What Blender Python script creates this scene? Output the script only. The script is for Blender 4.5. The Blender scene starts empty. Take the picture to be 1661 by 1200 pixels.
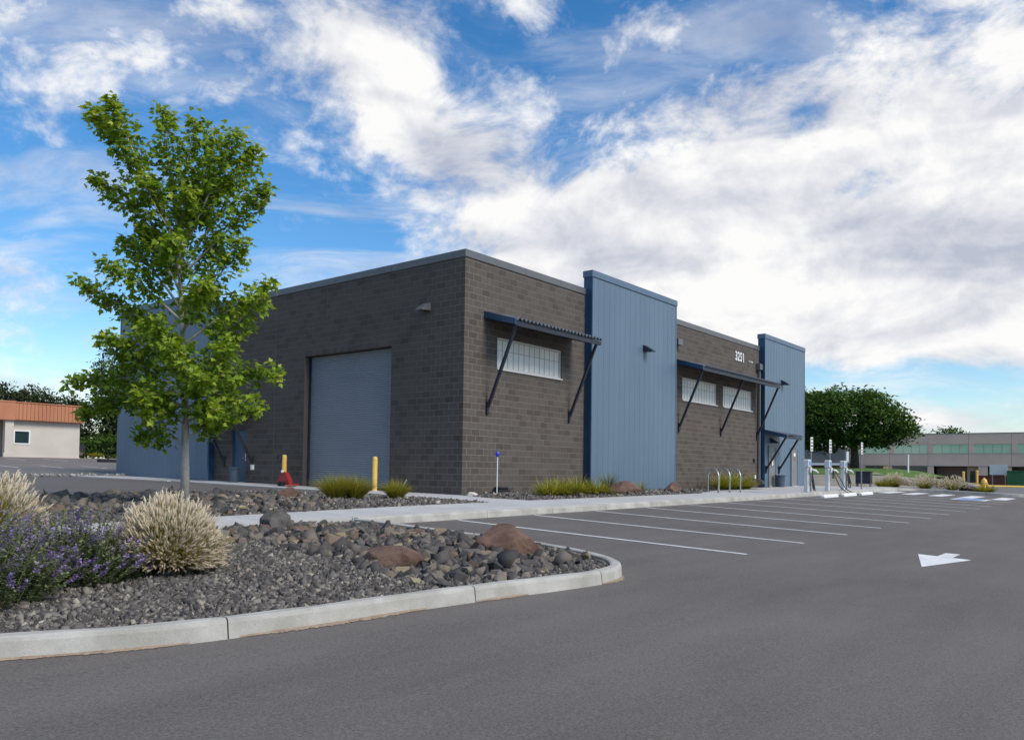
import bpy, math, random
import numpy as np
from mathutils import Vector, Matrix
from mathutils.geometry import delaunay_2d_cdt
random.seed(7); rng = np.random.default_rng(7)
S = bpy.context.scene
COL = S.collection
rad = math.radians

# ------------------------------------------------------------------ camera
cam_d = bpy.data.cameras.new('camera'); cam = bpy.data.objects.new('camera', cam_d); COL.objects.link(cam)
cr, cu, cf = Vector((0.643818, -0.765024, 0.015375)), Vector((-0.036171, -0.010357, 0.999292)), Vector((0.764323, 0.643919, 0.03434))
CAMP = Vector((-18.6223, -16.5407, 0.5405))
mw = Matrix((( cr.x, cu.x, -cf.x, CAMP.x), (cr.y, cu.y, -cf.y, CAMP.y), (cr.z, cu.z, -cf.z, CAMP.z), (0, 0, 0, 1)))
cam.matrix_world = mw
cam_d.sensor_fit = 'HORIZONTAL'; cam_d.sensor_width = 36; cam_d.lens = 28.387
cam_d.shift_x = 0.02768; cam_d.shift_y = 0.07078
cam_d.clip_start = 0.05; cam_d.clip_end = 5000
S.camera = cam

# ------------------------------------------------------------------ light
SUN_EL, SUN_AZ = 43, -90          # azimuth measured from +X towards +Y
sd = Vector((math.cos(rad(SUN_EL)) * math.cos(rad(SUN_AZ)), math.cos(rad(SUN_EL)) * math.sin(rad(SUN_AZ)), math.sin(rad(SUN_EL))))
sun_d = bpy.data.lights.new('sun', 'SUN'); sun_d.energy = 1.5; sun_d.angle = rad(24); sun_d.color = (1, 0.93, 0.82)
sun = bpy.data.objects.new('sun', sun_d); COL.objects.link(sun)
sun.rotation_euler = (-sd).to_track_quat('-Z', 'Y').to_euler(); sun.location = (0, -10, 40)
S.view_settings.view_transform = 'Standard'; S.view_settings.look = 'None'
S.view_settings.gamma = 1; S.view_settings.use_curve_mapping = False
S.view_settings.exposure = 1.1

class NT:
    """small helper for building node trees"""
    def __init__(s, nt): s.nt = nt
    def n(s, t, **kw):
        nd = s.nt.nodes.new(t)
        for k, v in kw.items(): setattr(nd, k, v)
        return nd
    def put(s, sock, v):
        if v is None: return
        if hasattr(v, 'links') or isinstance(v, bpy.types.NodeSocket): s.nt.links.new(v, sock)
        else:
            try: sock.default_value = v
            except Exception: sock.default_value = (v[0], v[1], v[2], 1)
    def m(s, op, a, b=None, c=None, clamp=False):
        nd = s.n('ShaderNodeMath', operation=op, use_clamp=clamp)
        s.put(nd.inputs[0], a); s.put(nd.inputs[1], b); s.put(nd.inputs[2], c); return nd.outputs[0]
    def vm(s, op, a, b=None, scale=None):
        nd = s.n('ShaderNodeVectorMath', operation=op); s.put(nd.inputs[0], a); s.put(nd.inputs[1], b)
        if scale is not None: s.put(nd.inputs['Scale'], scale)
        return nd.outputs['Value'] if op in ('DOT_PRODUCT', 'LENGTH') else nd.outputs[0]
    def mix(s, f, a, b, blend='MIX'):
        nd = s.n('ShaderNodeMix', data_type='RGBA', blend_type=blend); s.put(nd.inputs[0], f); s.put(nd.inputs[6], a); s.put(nd.inputs[7], b); return nd.outputs[2]
    def noise(s, v, sc, det=4, rough=.55, dist=0, col=False):
        nd = s.n('ShaderNodeTexNoise'); s.put(nd.inputs['Vector'], v); nd.inputs['Scale'].default_value = sc
        nd.inputs['Detail'].default_value = det; nd.inputs['Roughness'].default_value = rough; nd.inputs['Distortion'].default_value = dist
        return nd.outputs['Color' if col else 'Fac']
    def sm(s, v, a, b, c=0., d=1.):
        nd = s.n('ShaderNodeMapRange', interpolation_type='SMOOTHSTEP'); s.put(nd.inputs[0], v)
        for i, x in enumerate((a, b, c, d)): nd.inputs[i + 1].default_value = x
        return nd.outputs[0]
    def ramp(s, f, stops):
        nd = s.n('ShaderNodeValToRGB'); e = nd.color_ramp.elements
        while len(e) < len(stops): e.new(.5)
        for i, (p, c) in enumerate(stops): e[i].position = p; e[i].color = (*c, 1)
        s.put(nd.inputs[0], f); return nd.outputs[0]
    def comb(s, x, y, z):
        nd = s.n('ShaderNodeCombineXYZ'); s.put(nd.inputs[0], x); s.put(nd.inputs[1], y); s.put(nd.inputs[2], z); return nd.outputs[0]

# ------------------------------------------------------------------ sky with clouds
W = bpy.data.worlds.new('World'); S.world = W; W.use_nodes = True
wt = W.node_tree
for nd in list(wt.nodes): wt.nodes.remove(nd)
k = NT(wt)
out = k.n('ShaderNodeOutputWorld'); bg = k.n('ShaderNodeBackground'); wt.links.new(bg.outputs[0], out.inputs[0])
SKYS = 0.1
bg.inputs[1].default_value = SKYS
W.cycles.sampling_method = 'MANUAL'; W.cycles.sample_map_resolution = 256
sky = k.n('ShaderNodeTexSky', sky_type='NISHITA'); sky.sun_disc = False
sky.sun_elevation = rad(SUN_EL); sky.sun_rotation = rad(90 - SUN_AZ); sky.air_density = 1.0; sky.dust_density = 0.35; sky.ozone_density = 2.2
hs = k.n('ShaderNodeHueSaturation'); hs.inputs['Saturation'].default_value = 1.34; hs.inputs['Value'].default_value = .77; wt.links.new(sky.outputs[0], hs.inputs['Color'])
D = k.vm('NORMALIZE', k.n('ShaderNodeTexCoord').outputs['Generated'])
a = k.vm('DOT_PRODUCT', D, (0.6442, -0.7649, 0)); b = k.vm('DOT_PRODUCT', D, (0.7649, 0.6442, 0))
sp = k.n('ShaderNodeSeparateXYZ'); wt.links.new(D, sp.inputs[0])
el = k.m('MULTIPLY', k.m('ARCSINE', sp.outputs[2]), 57.2958)
az = k.m('MULTIPLY', k.m('ARCTAN2', a, b), 57.2958)
zz = k.m('ADD', k.m('MAXIMUM', sp.outputs[2], 0.0), 0.17)
P = k.comb(k.m('DIVIDE', a, zz), k.m('DIVIDE', b, zz), 0.0)
warp = k.vm('SCALE', k.vm('SUBTRACT', k.noise(P, 1.3, 2, .5, 0, True), (.5, .5, .5)), scale=.7)
Pw = k.vm('ADD', P, warp)
def blob(ca, ce, ra, re, amt):
    x = k.m('DIVIDE', k.m('SUBTRACT', az, ca), ra); y = k.m('DIVIDE', k.m('SUBTRACT', el, ce), re)
    d2 = k.m('ADD', k.m('MULTIPLY', x, x), k.m('MULTIPLY', y, y))
    return k.m('MULTIPLY', k.m('EXPONENT', k.m('MULTIPLY', d2, -1.0)), amt)
PD = k.vm('MULTIPLY', D, (1, 1, 1.55))
PD = k.vm('ADD', PD, k.vm('SCALE', k.vm('SUBTRACT', k.noise(PD, 3.5, 2, .5, 0, True), (.5, .5, .5)), scale=.16))
n1 = k.noise(PD, 3.4, 4, .55)
n2 = k.noise(PD, 10.5, 6, .62)
# thin streaks of high cloud
Ps = k.n('ShaderNodeMapping'); Ps.inputs['Rotation'].default_value = (0, 0, rad(-52)); Ps.inputs['Scale'].default_value = (.6, 1.7, 1); wt.links.new(Pw, Ps.inputs[0])
n3 = k.noise(Ps.outputs[0], 2.3, 6, .62)
dens = k.m('ADD', k.m('MULTIPLY', n1, .42), k.m('MULTIPLY', n2, .58))
bias = None
for args in [(22, 13.5, 25, 5.5, .30), (10, 19, 11, 5, .14), (32, 21, 18, 6, .10), (62, 22, 25, 14, .16), (-16, 16.5, 13, 4.6, -.15), (-31, 26, 12, 3.2, .06), (-8, 26.5, 4.5, 3.5, .15), (-3, 22.5, 4, 2.6, .10),
             (-33, 11, 6, 2.2, .06), (21, 5.4, 14, 1.5, -.14), (26, 3.6, 10, 1.1, .10), (-18, 8, 12, 3, -.10), (0, 75, 90, 38, .06)]:
    v = blob(*args); bias = v if bias is None else k.m('ADD', bias, v)
dens = k.m('ADD', dens, bias)
cov = k.sm(dens, .485, .67)
thin = k.m('MULTIPLY', k.sm(k.m('ADD', n3, k.m('MULTIPLY', bias, .5)), .43, .72), .52)
cov = k.m('MAXIMUM', cov, thin)
haze = k.sm(el, 4, -1, 0, .7)
cov = k.m('MAXIMUM', cov, haze)
# light and shade inside the cloud layer
Pe = k.comb(k.m('DIVIDE', az, 14.), k.m('DIVIDE', el, 4.2), 0.0)
sh = k.noise(Pe, 1.1, 3, .5, .4)
sh2 = k.m('ADD', k.m('MULTIPLY', sh, .55), k.m('MULTIPLY', n2, .45))
ccol = k.ramp(sh2, [(.36, (.235, .25, .30)), (.46, (.335, .343, .37)), (.57, (.46, .457, .455))])
ccol = k.vm('SCALE', ccol, scale=1 / SKYS)
wt.links.new(k.mix(cov, hs.outputs[0], ccol), bg.inputs[0])

# ------------------------------------------------------------------ heights of the ground
def gz(x, y): return -.228 + .007 * x + .0364 * y
def base(x): return -.235 + (.009 * max(0, min(x, 31) - 14) - .005 * max(0, x - 31) if x > 0 else .004 * max(x, -40))
def U(x, y):                                    # sidewalks, drive and everything on the building's side
    if y <= 0:
        t = min(1, max(0, (y + 5.5) / 5.5))
        return (1 - t) * (gz(max(x, -40) if x < 31 else 31 - .7 * (x - 31), max(y, -5.5)) + .15) + t * base(x)
    return base(x) + .0125 * min(y, 24) + .033 * max(0, min(y, 60) - 24)
def A(x, y):                                    # the parking lot
    return gz(min(max(x, -40), 31), max(y, -24)) - .004 * max(0, x - 31)

# ------------------------------------------------------------------ mesh helper
class MB:
    def __init__(s): s.v = []; s.f = []; s.t = []
    def add(s, vs, fs, tone=None):
        o = len(s.v); s.v += [tuple(p) for p in vs]; s.f += [tuple(i + o for i in f) for f in fs]
        if tone is not None: s.t += [tone] * len(fs)
        return s
    def box(s, x0, x1, y0, y1, z0, z1, tone=None):
        return s.add([(x0, y0, z0), (x1, y0, z0), (x1, y1, z0), (x0, y1, z0), (x0, y0, z1), (x1, y0, z1), (x1, y1, z1), (x0, y1, z1)],
                     [(0, 3, 2, 1), (4, 5, 6, 7), (0, 1, 5, 4), (1, 2, 6, 5), (2, 3, 7, 6), (3, 0, 4, 7)], tone)
    def bbox(s, x0, x1, y0, y1, z0, z1, b=.01):   # box with chamfered edges
        vs = []; idx = {}
        X, Y, Z = (x0, x1), (y0, y1), (z0, z1)
        for i in (0, 1):
            for j in (0, 1):
                for l in (0, 1):
                    sx, sy, sz = (1 - 2 * i) * b, (1 - 2 * j) * b, (1 - 2 * l) * b
                    idx[i, j, l] = len(vs)
                    vs += [(X[i], Y[j] + sy, Z[l] + sz), (X[i] + sx, Y[j], Z[l] + sz), (X[i] + sx, Y[j] + sy, Z[l])]
        g = lambda i, j, l, ax: idx[i, j, l] + ax
        fs = []
        for i in (0, 1):
            q = [(i, 0, 0), (i, 1, 0), (i, 1, 1), (i, 0, 1)]; fs.append([g(*p, 0) for p in (q if i else q[::-1])])
            q = [(0, i, 0), (0, i, 1), (1, i, 1), (1, i, 0)]; fs.append([g(*p, 1) for p in (q if i else q[::-1])])
            q = [(0, 0, i), (1, 0, i), (1, 1, i), (0, 1, i)]; fs.append([g(*p, 2) for p in (q if i else q[::-1])])
        for i in (0, 1):
            for j in (0, 1):
                fs.append([g(i, j, 0, 0), g(i, j, 1, 0), g(i, j, 1, 1), g(i, j, 0, 1)])
                fs.append([g(i, 0, j, 0), g(i, 1, j, 0), g(i, 1, j, 2), g(i, 0, j, 2)])
                fs.append([g(0, i, j, 1), g(1, i, j, 1), g(1, i, j, 2), g(0, i, j, 2)])
                for l in (0, 1): fs.append([g(i, j, l, 0), g(i, j, l, 1), g(i, j, l, 2)])
        return s.add(vs, fs)
    def beam(s, p, q, w, h, up=(0, 0, 1)):        # rectangular bar from p to q
        p, q = Vector(p), Vector(q); d = (q - p).normalized(); r = d.cross(Vector(up))
        r = r.normalized() if r.length > 1e-4 else Vector((1, 0, 0)); u = r.cross(d)
        vs = [c + r * (sx * w / 2) + u * (sy * h / 2) for c in (p, q) for sx, sy in ((-1, -1), (1, -1), (1, 1), (-1, 1))]
        return s.add(vs, [(0, 1, 2, 3), (7, 6, 5, 4), (0, 4, 5, 1), (1, 5, 6, 2), (2, 6, 7, 3), (3, 7, 4, 0)])
    def tube(s, pts, rs, n=8, tone=None, cap=True):
        pts = [Vector(p) for p in pts]
        if not hasattr(rs, '__len__'): rs = [rs] * len(pts)
        vs = []; ref = None
        for i, p in enumerate(pts):
            d = (pts[min(i + 1, len(pts) - 1)] - pts[max(i - 1, 0)]).normalized()
            if ref is None: ref = Vector((1, 0, 0)) if abs(d.x) < .8 else Vector((0, 1, 0))
            r = (ref - d * ref.dot(d)).normalized(); ref = r; u = d.cross(r)
            vs += [p + (r * math.cos(t) + u * math.sin(t)) * rs[i] for t in (2 * math.pi * j / n for j in range(n))]
        fs = [(i * n + j, i * n + (j + 1) % n, (i + 1) * n + (j + 1) % n, (i + 1) * n + j) for i in range(len(pts) - 1) for j in range(n)]
        if cap: fs += [tuple(range(n))[::-1], tuple((len(pts) - 1) * n + j for j in range(n))]
        return s.add(vs, fs, tone)
    def lathe(s, c, prof, n=16, tone=None):       # profile of (radius, z) round a vertical axis
        return s.tube_z(c, prof, n, tone)
    def tube_z(s, c, prof, n, tone):
        vs = [(c[0] + r * math.cos(2 * math.pi * j / n), c[1] + r * math.sin(2 * math.pi * j / n), c[2] + z) for r, z in prof for j in range(n)]
        m_ = len(prof)
        fs = [(i * n + j, i * n + (j + 1) % n, (i + 1) * n + (j + 1) % n, (i + 1) * n + j) for i in range(m_ - 1) for j in range(n)]
        fs += [tuple(range(n))[::-1], tuple((m_ - 1) * n + j for j in range(n))]
        return s.add(vs, fs, tone)
    def prism(s, poly, z0, z1):                   # z may be numbers or functions of x, y
        f0 = z0 if callable(z0) else (lambda x, y: z0); f1 = z1 if callable(z1) else (lambda x, y: z1); n = len(poly)
        vs = [(x, y, f0(x, y)) for x, y in poly] + [(x, y, f1(x, y)) for x, y in poly]
        return s.add(vs, [tuple(range(n))[::-1], tuple(range(n, 2 * n))] + [(i, (i + 1) % n, n + (i + 1) % n, n + i) for i in range(n)])
    def build(s, name, mat, parent=None, smooth=False, root=None, bev=None):
        me = bpy.data.meshes.new(name)
        root = root or parent
        while root is not None and root.parent is not None: root = root.parent
        o = Vector(root.location) if root else Vector((0, 0, 0))
        v = np.array(s.v, dtype=np.float64) - np.array(o)
        me.from_pydata(v.tolist(), [], s.f); me.update()
        if s.t and len(s.t) == len(s.f):
            at = me.attributes.new('tone', 'FLOAT', 'FACE'); at.data.foreach_set('value', np.array(s.t, dtype=np.float32) + 1)
        if mat: me.materials.append(mat)
        if smooth: me.polygons.foreach_set('use_smooth', np.ones(len(me.polygons), dtype=bool))
        ob = bpy.data.objects.new(name, me); COL.objects.link(ob)
        if parent: ob.parent = parent
        if bev:
            md = ob.modifiers.new('b', 'BEVEL'); md.width = bev; md.segments = 2; md.limit_method = 'ANGLE'
        return ob
def raw(name, verts, faces, mat, parent=None, tone=None, smooth=False):
    """mesh from numpy arrays: verts (n,3), faces (m,k)"""
    root = parent
    while root is not None and root.parent is not None: root = root.parent
    o = np.array(root.location) if root else np.zeros(3)
    me = bpy.data.meshes.new(name); kk = faces.shape[1]
    me.vertices.add(len(verts)); me.vertices.foreach_set('co', (verts - o).astype(np.float32).ravel())
    me.loops.add(faces.size); me.loops.foreach_set('vertex_index', faces.astype(np.int32).ravel())
    me.polygons.add(len(faces)); me.polygons.foreach_set('loop_start', np.arange(0, faces.size, kk, dtype=np.int32))
    me.polygons.foreach_set('loop_total', np.full(len(faces), kk, dtype=np.int32))
    if smooth: me.polygons.foreach_set('use_smooth', np.ones(len(faces), dtype=bool))
    me.update(calc_edges=True); me.validate()
    if tone is not None:
        at = me.attributes.new('tone', 'FLOAT', 'FACE'); at.data.foreach_set('value', tone.astype(np.float32) + 1)
    me.materials.append(mat)
    ob = bpy.data.objects.new(name, me); COL.objects.link(ob)
    if parent: ob.parent = parent
    return ob
def thing(name, loc, label, cat, group=None):
    o = bpy.data.objects.new(name, None); o.empty_display_size = .2; COL.objects.link(o); o.location = loc
    return tag(o, label, cat, group)
def tag(o, label=None, cat=None, group=None, kind=None):
    if label: o['label'] = label
    if cat: o['category'] = cat
    if group: o['group'] = group
    if kind: o['kind'] = kind
    return o
def struct(o): o['kind'] = 'structure'; return o
def copy_tree(src, loc):
    c = src.copy(); COL.objects.link(c); c.location = loc
    for ch in src.children:
        d = ch.copy(); COL.objects.link(d); d.parent = c
        for g in ch.children:
            e = g.copy(); COL.objects.link(e); e.parent = d
    return c

# ------------------------------------------------------------------ materials
def new_mat(name):
    m = bpy.data.materials.new(name); m.use_nodes = True; nt = m.node_tree
    bs = nt.nodes['Principled BSDF']; return m, NT(nt), bs
def pos(k): return k.n('ShaderNodeNewGeometry').outputs['Position']
def tone_of(k):
    at = k.n('ShaderNodeAttribute', attribute_name='tone').outputs['Fac']
    has = k.m('GREATER_THAN', at, .5); r = k.n('ShaderNodeObjectInfo').outputs['Random']
    return k.m('ADD', k.m('MULTIPLY', has, k.m('SUBTRACT', at, 1)), k.m('MULTIPLY', k.m('SUBTRACT', 1, has), r))
def surf(name, c1, c2, scale=3., rough=.85, det=6, bump=0., bscale=60., metal=0., fine=0., spec=.4, lo=.3, hi=.7, stretch=None):
    """two-colour procedural surface with grain and fine relief"""
    m, k, bs = new_mat(name); p = pos(k)
    if stretch: p = k.vm('MULTIPLY', p, stretch)
    f = k.sm(k.noise(p, scale, det, .6), lo, hi)
    c = k.mix(f, (*c1, 1), (*c2, 1))
    if fine:
        g = k.m('ADD', 1 - fine / 2, k.m('MULTIPLY', k.noise(pos(k), bscale, 3, .7), fine)); c = k.vm('SCALE', c, scale=g)
    k.put(bs.inputs['Base Color'], c); bs.inputs['Roughness'].default_value = rough; bs.inputs['Metallic'].default_value = metal
    bs.inputs['Specular IOR Level'].default_value = spec
    if bump:
        bn = k.n('ShaderNodeBump'); bn.inputs['Strength'].default_value = bump; bn.inputs['Distance'].default_value = .01
        k.put(bn.inputs['Height'], k.noise(pos(k), bscale, 4, .7)); k.nt.links.new(bn.outputs[0], bs.inputs['Normal'])
    return m
def toned(name, stops, rough=.9, bump=.4, bscale=40., trans=0., spec=.3, var=.25, vscale=6.):
    """colour picked for each piece (by its own number), with small-scale variation"""
    m, k, bs = new_mat(name); t = tone_of(k)
    c = k.ramp(t, stops)
    g = k.m('ADD', 1 - var / 2, k.m('MULTIPLY', k.noise(pos(k), vscale, 5, .65), var)); c = k.vm('SCALE', c, scale=g)
    k.put(bs.inputs['Base Color'], c); bs.inputs['Roughness'].default_value = rough; bs.inputs['Specular IOR Level'].default_value = spec
    if bump:
        bn = k.n('ShaderNodeBump'); bn.inputs['Strength'].default_value = bump; bn.inputs['Distance'].default_value = .01
        k.put(bn.inputs['Height'], k.noise(pos(k), bscale, 4, .7)); k.nt.links.new(bn.outputs[0], bs.inputs['Normal'])
    if trans:
        tr = k.n('ShaderNodeBsdfTranslucent'); k.put(tr.inputs[0], k.vm('MULTIPLY', c, (1.25, 1.2, .55)))
        mx = k.n('ShaderNodeMixShader'); mx.inputs[0].default_value = trans
        k.nt.links.new(bs.outputs[0], mx.inputs[1]); k.nt.links.new(tr.outputs[0], mx.inputs[2])
        k.nt.links.new(mx.outputs[0], k.nt.nodes['Material Output'].inputs[0])
    return m
def asphalt(name, c=.114, warm=(1.09, .985, .90)):
    m, k, bs = new_mat(name); p = pos(k)
    big = k.noise(p, .22, 5, .55); mid = k.noise(k.vm('MULTIPLY', p, (.35, 1.6, 1)), .9, 5, .6); fine = k.noise(p, 60, 3, .85)
    v = k.m('ADD', k.m('MULTIPLY', k.m('SUBTRACT', big, .5), .50), k.m('MULTIPLY', k.m('SUBTRACT', mid, .5), .60))
    v = k.m('ADD', v, k.m('MULTIPLY', k.m('SUBTRACT', fine, .5), 2.4))
    v = k.m('MULTIPLY', k.m('ADD', 1, v), c)
    sp_ = k.sm(k.noise(p, 85, 1, .5), .70, .78)                       # pale stone chips in the surface
    col = k.mix(k.m('MULTIPLY', sp_, .4), k.vm('SCALE', (*warm, ), scale=v), (.42, .40, .37, 1))
    k.put(bs.inputs['Base Color'], col); bs.inputs['Roughness'].default_value = .82; bs.inputs['Specular IOR Level'].default_value = .35
    bn = k.n('ShaderNodeBump'); bn.inputs['Strength'].default_value = .55; bn.inputs['Distance'].default_value = .006
    k.put(bn.inputs['Height'], k.noise(p, 110, 3, .8)); k.nt.links.new(bn.outputs[0], bs.inputs['Normal'])
    return m
M = {}
M['asphalt'] = asphalt('asphalt'); M['asphalt_far'] = asphalt('asphalt far', .15)
M['concrete'] = surf('concrete', (.42, .41, .40), (.49, .48, .465), 1.2, .9, 6, .25, 45, fine=.18)
M['kerb'] = surf('kerb concrete', (.33, .315, .28), (.47, .455, .42), 2.2, .92, 8, .5, 55, fine=.3)
M['mortar'] = surf('mortar', (.165, .148, .13), (.20, .18, .16), 5, .95)
M['block'] = toned('concrete block', [(0, (.074, .062, .053)), (.3, (.090, .077, .067)), (1, (.105, .091, .079))], .93, .5, 70, var=.3, vscale=9)
M['paint'] = surf('road paint', (.62, .62, .62), (.78, .78, .77), 6, .75, 8, .3, 90, fine=.25)
M['bluepaint'] = surf('blue road paint', (.12, .30, .62), (.2, .4, .7), 5, .75)
M['panel'] = surf('blue metal panel', (.096, .150, .212), (.108, .166, .230), .7, .42, 4, spec=.5, stretch=(1, 1, .25))
M['navy'] = surf('navy trim and shaded sides', (.012, .052, .115), (.016, .062, .13), 2, .4, spec=.5)  # deep blue also holds the shade on the towers' sides
M['coping'] = surf('grey metal coping', (.105, .108, .115), (.125, .128, .135), 1.5, .42, spec=.5)
M['bcoping'] = surf('blue metal coping', (.08, .135, .20), (.095, .15, .22), 1.5, .42, spec=.5)
M['steel'] = surf('dark painted steel', (.018, .022, .035), (.024, .03, .045), 4, .45)
M['corr'] = surf('corrugated sheet', (.15, .17, .20), (.19, .21, .24), 3, .4, metal=.3)
M['doorslat'] = surf('roller door slats', (.225, .25, .275), (.245, .27, .295), 1, .45, spec=.5)
M['fabpane'] = surf('translucent white pane', (.60, .61, .57), (.70, .70, .66), 1.6, .35, 5)
M['frame'] = surf('white aluminium', (.55, .55, .54), (.62, .62, .61), 5, .4)
M['munt'] = surf('grey muntin', (.28, .28, .28), (.32, .32, .32), 5, .5)
M['doorgrey'] = surf('grey steel door', (.17, .18, .19), (.19, .20, .21), 3, .45)
M['white'] = surf('white paint', (.74, .74, .73), (.8, .8, .79), 5, .5)
M['yellow'] = surf('yellow plastic', (.84, .53, .11), (.88, .57, .14), 3, .5, fine=.1)
M['red'] = surf('red paint', (.30, .02, .02), (.38, .03, .03), 6, .4)
M['black'] = surf('black plastic', (.012, .012, .014), (.02, .02, .022), 5, .5)
M['bin'] = surf('slate blue plastic', (.05, .075, .10), (.06, .09, .12), 4, .5)
M['galv'] = surf('galvanised steel', (.42, .43, .43), (.55, .55, .55), 9, .35, metal=.8)
M['poleg'] = surf('grey post', (.22, .23, .24), (.28, .29, .30), 6, .45, metal=.5)
M['evgrey'] = surf('light grey casing', (.60, .61, .62), (.66, .67, .68), 4, .4)
M['evblue'] = surf('blue casing face', (.10, .26, .52), (.16, .32, .58), 6, .35)
M['signblue'] = surf('blue marker plastic', (.01, .05, .40), (.02, .07, .5), 6, .4)
M['stone'] = toned('basalt stone', [(0, (.045, .042, .042)), (.3, (.088, .081, .077)), (.55, (.14, .125, .11)), (.75, (.205, .175, .135)), (.88, (.145, .095, .068)), (1, (.36, .30, .17))], .9, .8, 50, var=.7, vscale=14)
M['palestone'] = toned('pale cobble', [(0, (.16, .155, .145)), (.5, (.28, .27, .25)), (1, (.42, .40, .36))], .9, .8, 50, var=.5, vscale=14)
M['gravel'] = toned('crushed gravel', [(0, (.050, .046, .043)), (.35, (.11, .101, .093)), (.65, (.185, .17, .152)), (.88, (.33, .295, .235)), (1, (.50, .46, .40))], .92, 0, 50, var=.3, vscale=30)
M['bed'] = surf('gravel ground', (.045, .044, .044), (.085, .08, .075), 25, .95, 6, .6, 60, fine=.6)
M['bedfar'] = surf('distant gravel', (.11, .105, .10), (.19, .18, .165), 9, .95, 8, .6, 25, fine=.8)
M['boulder'] = surf('rust brown basalt', (.085, .047, .034), (.17, .105, .075), 3.5, .9, 9, 1.0, 26, fine=.6)
M['boulderdk'] = surf('dark basalt', (.045, .043, .042), (.12, .11, .10), 6, .9, 9, 1.0, 30, fine=.6)
M['dirt'] = surf('dry ground', (.20, .17, .13), (.30, .265, .21), .6, .95, 8, .4, 30, fine=.4)
M['sand'] = surf('sandy dirt', (.24, .18, .13), (.33, .26, .19), 7, .95, 8, .6, 60, fine=.5)
M['lawn'] = surf('lawn', (.055, .12, .012), (.09, .17, .02), .8, .95, 8, .5, 20, fine=.6)
M['bark'] = surf('pale maple bark', (.34, .31, .27), (.50, .47, .42), 7, .9, 8, .7, 35, fine=.4, stretch=(3, 3, .8))
M['darkbark'] = surf('dark bark', (.05, .04, .03), (.10, .08, .06), 7, .95, 8, .7, 35)
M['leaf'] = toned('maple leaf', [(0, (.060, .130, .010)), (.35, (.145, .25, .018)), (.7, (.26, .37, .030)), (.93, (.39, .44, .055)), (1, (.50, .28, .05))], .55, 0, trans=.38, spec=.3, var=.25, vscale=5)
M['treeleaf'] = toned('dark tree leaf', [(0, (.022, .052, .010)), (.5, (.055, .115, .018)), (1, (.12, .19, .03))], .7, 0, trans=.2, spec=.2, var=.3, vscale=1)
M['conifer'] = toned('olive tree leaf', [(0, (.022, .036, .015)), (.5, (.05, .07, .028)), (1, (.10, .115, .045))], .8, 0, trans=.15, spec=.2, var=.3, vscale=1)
M['blade'] = toned('grass blade', [(0, (.09, .13, .012)), (.5, (.26, .26, .025)), (1, (.48, .36, .08))], .7, 0, trans=.3, var=.2)
M['lily'] = toned('strap leaf', [(0, (.10, .15, .012)), (.45, (.24, .27, .022)), (.75, (.40, .36, .05)), (1, (.46, .26, .08))], .6, 0, trans=.3, var=.2)
M['plume'] = toned('seed plume', [(0, (.48, .40, .29)), (.5, (.66, .57, .45)), (1, (.80, .73, .62))], .95, 0, trans=.3, var=.2)
M['mint'] = toned('catmint leaf', [(0, (.075, .115, .04)), (.5, (.18, .215, .10)), (1, (.30, .32, .18))], .85, 0, trans=.2, var=.3)
M['mintflower'] = toned('catmint flower', [(0, (.16, .11, .27)), (.5, (.29, .21, .48)), (1, (.46, .37, .60))], .8, 0, trans=.2, var=.3)
M['glass'] = surf('green glass with sky painted in', (.38, .58, .40), (.50, .66, .46), .25, .08, 3, spec=.6)  # pale base colour stands in for the sky reflected in the panes
M['glassdk'] = surf('dark window glass', (.012, .03, .032), (.03, .055, .055), .4, .08, 3, spec=.6)
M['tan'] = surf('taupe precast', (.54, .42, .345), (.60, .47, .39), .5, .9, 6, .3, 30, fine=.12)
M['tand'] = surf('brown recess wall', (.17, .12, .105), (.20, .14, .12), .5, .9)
M['cream'] = surf('cream stucco', (.50, .455, .405), (.56, .51, .455), .5, .9, 6, .2, 30, fine=.1)
M['orange'] = surf('terracotta standing seam', (.40, .16, .085), (.46, .19, .10), .6, .55, stretch=(1, 1, .3))
M['green'] = surf('green casing', (.03, .10, .045), (.045, .13, .06), 4, .5)
M['dkslate'] = surf('dark slate casing', (.018, .022, .035), (.03, .035, .05), 4, .5)
M['maroon'] = surf('brown casing', (.10, .03, .025), (.13, .045, .035), 4, .6)

# ------------------------------------------------------------------ ground sheets
def sheet(name, xs, ys, zf, mat, parent=None):
    nx, ny = len(xs), len(ys)
    v = np.array([(x, y, zf(x, y)) for y in ys for x in xs]); i = np.arange((nx - 1) * (ny - 1)); r_, c_ = i // (nx - 1), i % (nx - 1)
    a_ = r_ * nx + c_; return raw(name, v, np.stack([a_, a_ + 1, a_ + nx + 1, a_ + nx], 1), mat, parent, smooth=True)
def inpoly(poly, x, y):
    c = False; j = len(poly) - 1
    for i in range(len(poly)):
        if (poly[i][1] > y) != (poly[j][1] > y) and x < (poly[j][0] - poly[i][0]) * (y - poly[i][1]) / (poly[j][1] - poly[i][1]) + poly[i][0]: c = not c
        j = i
    return c
def dist_edge(poly, x, y):
    best = 1e9
    for i in range(len(poly)):
        (ax, ay), (bx, by) = poly[i], poly[(i + 1) % len(poly)]; dx, dy = bx - ax, by - ay
        t = max(0, min(1, ((x - ax) * dx + (y - ay) * dy) / (dx * dx + dy * dy + 1e-9))); best = min(best, math.hypot(x - ax - t * dx, y - ay - t * dy))
    return best
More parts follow.
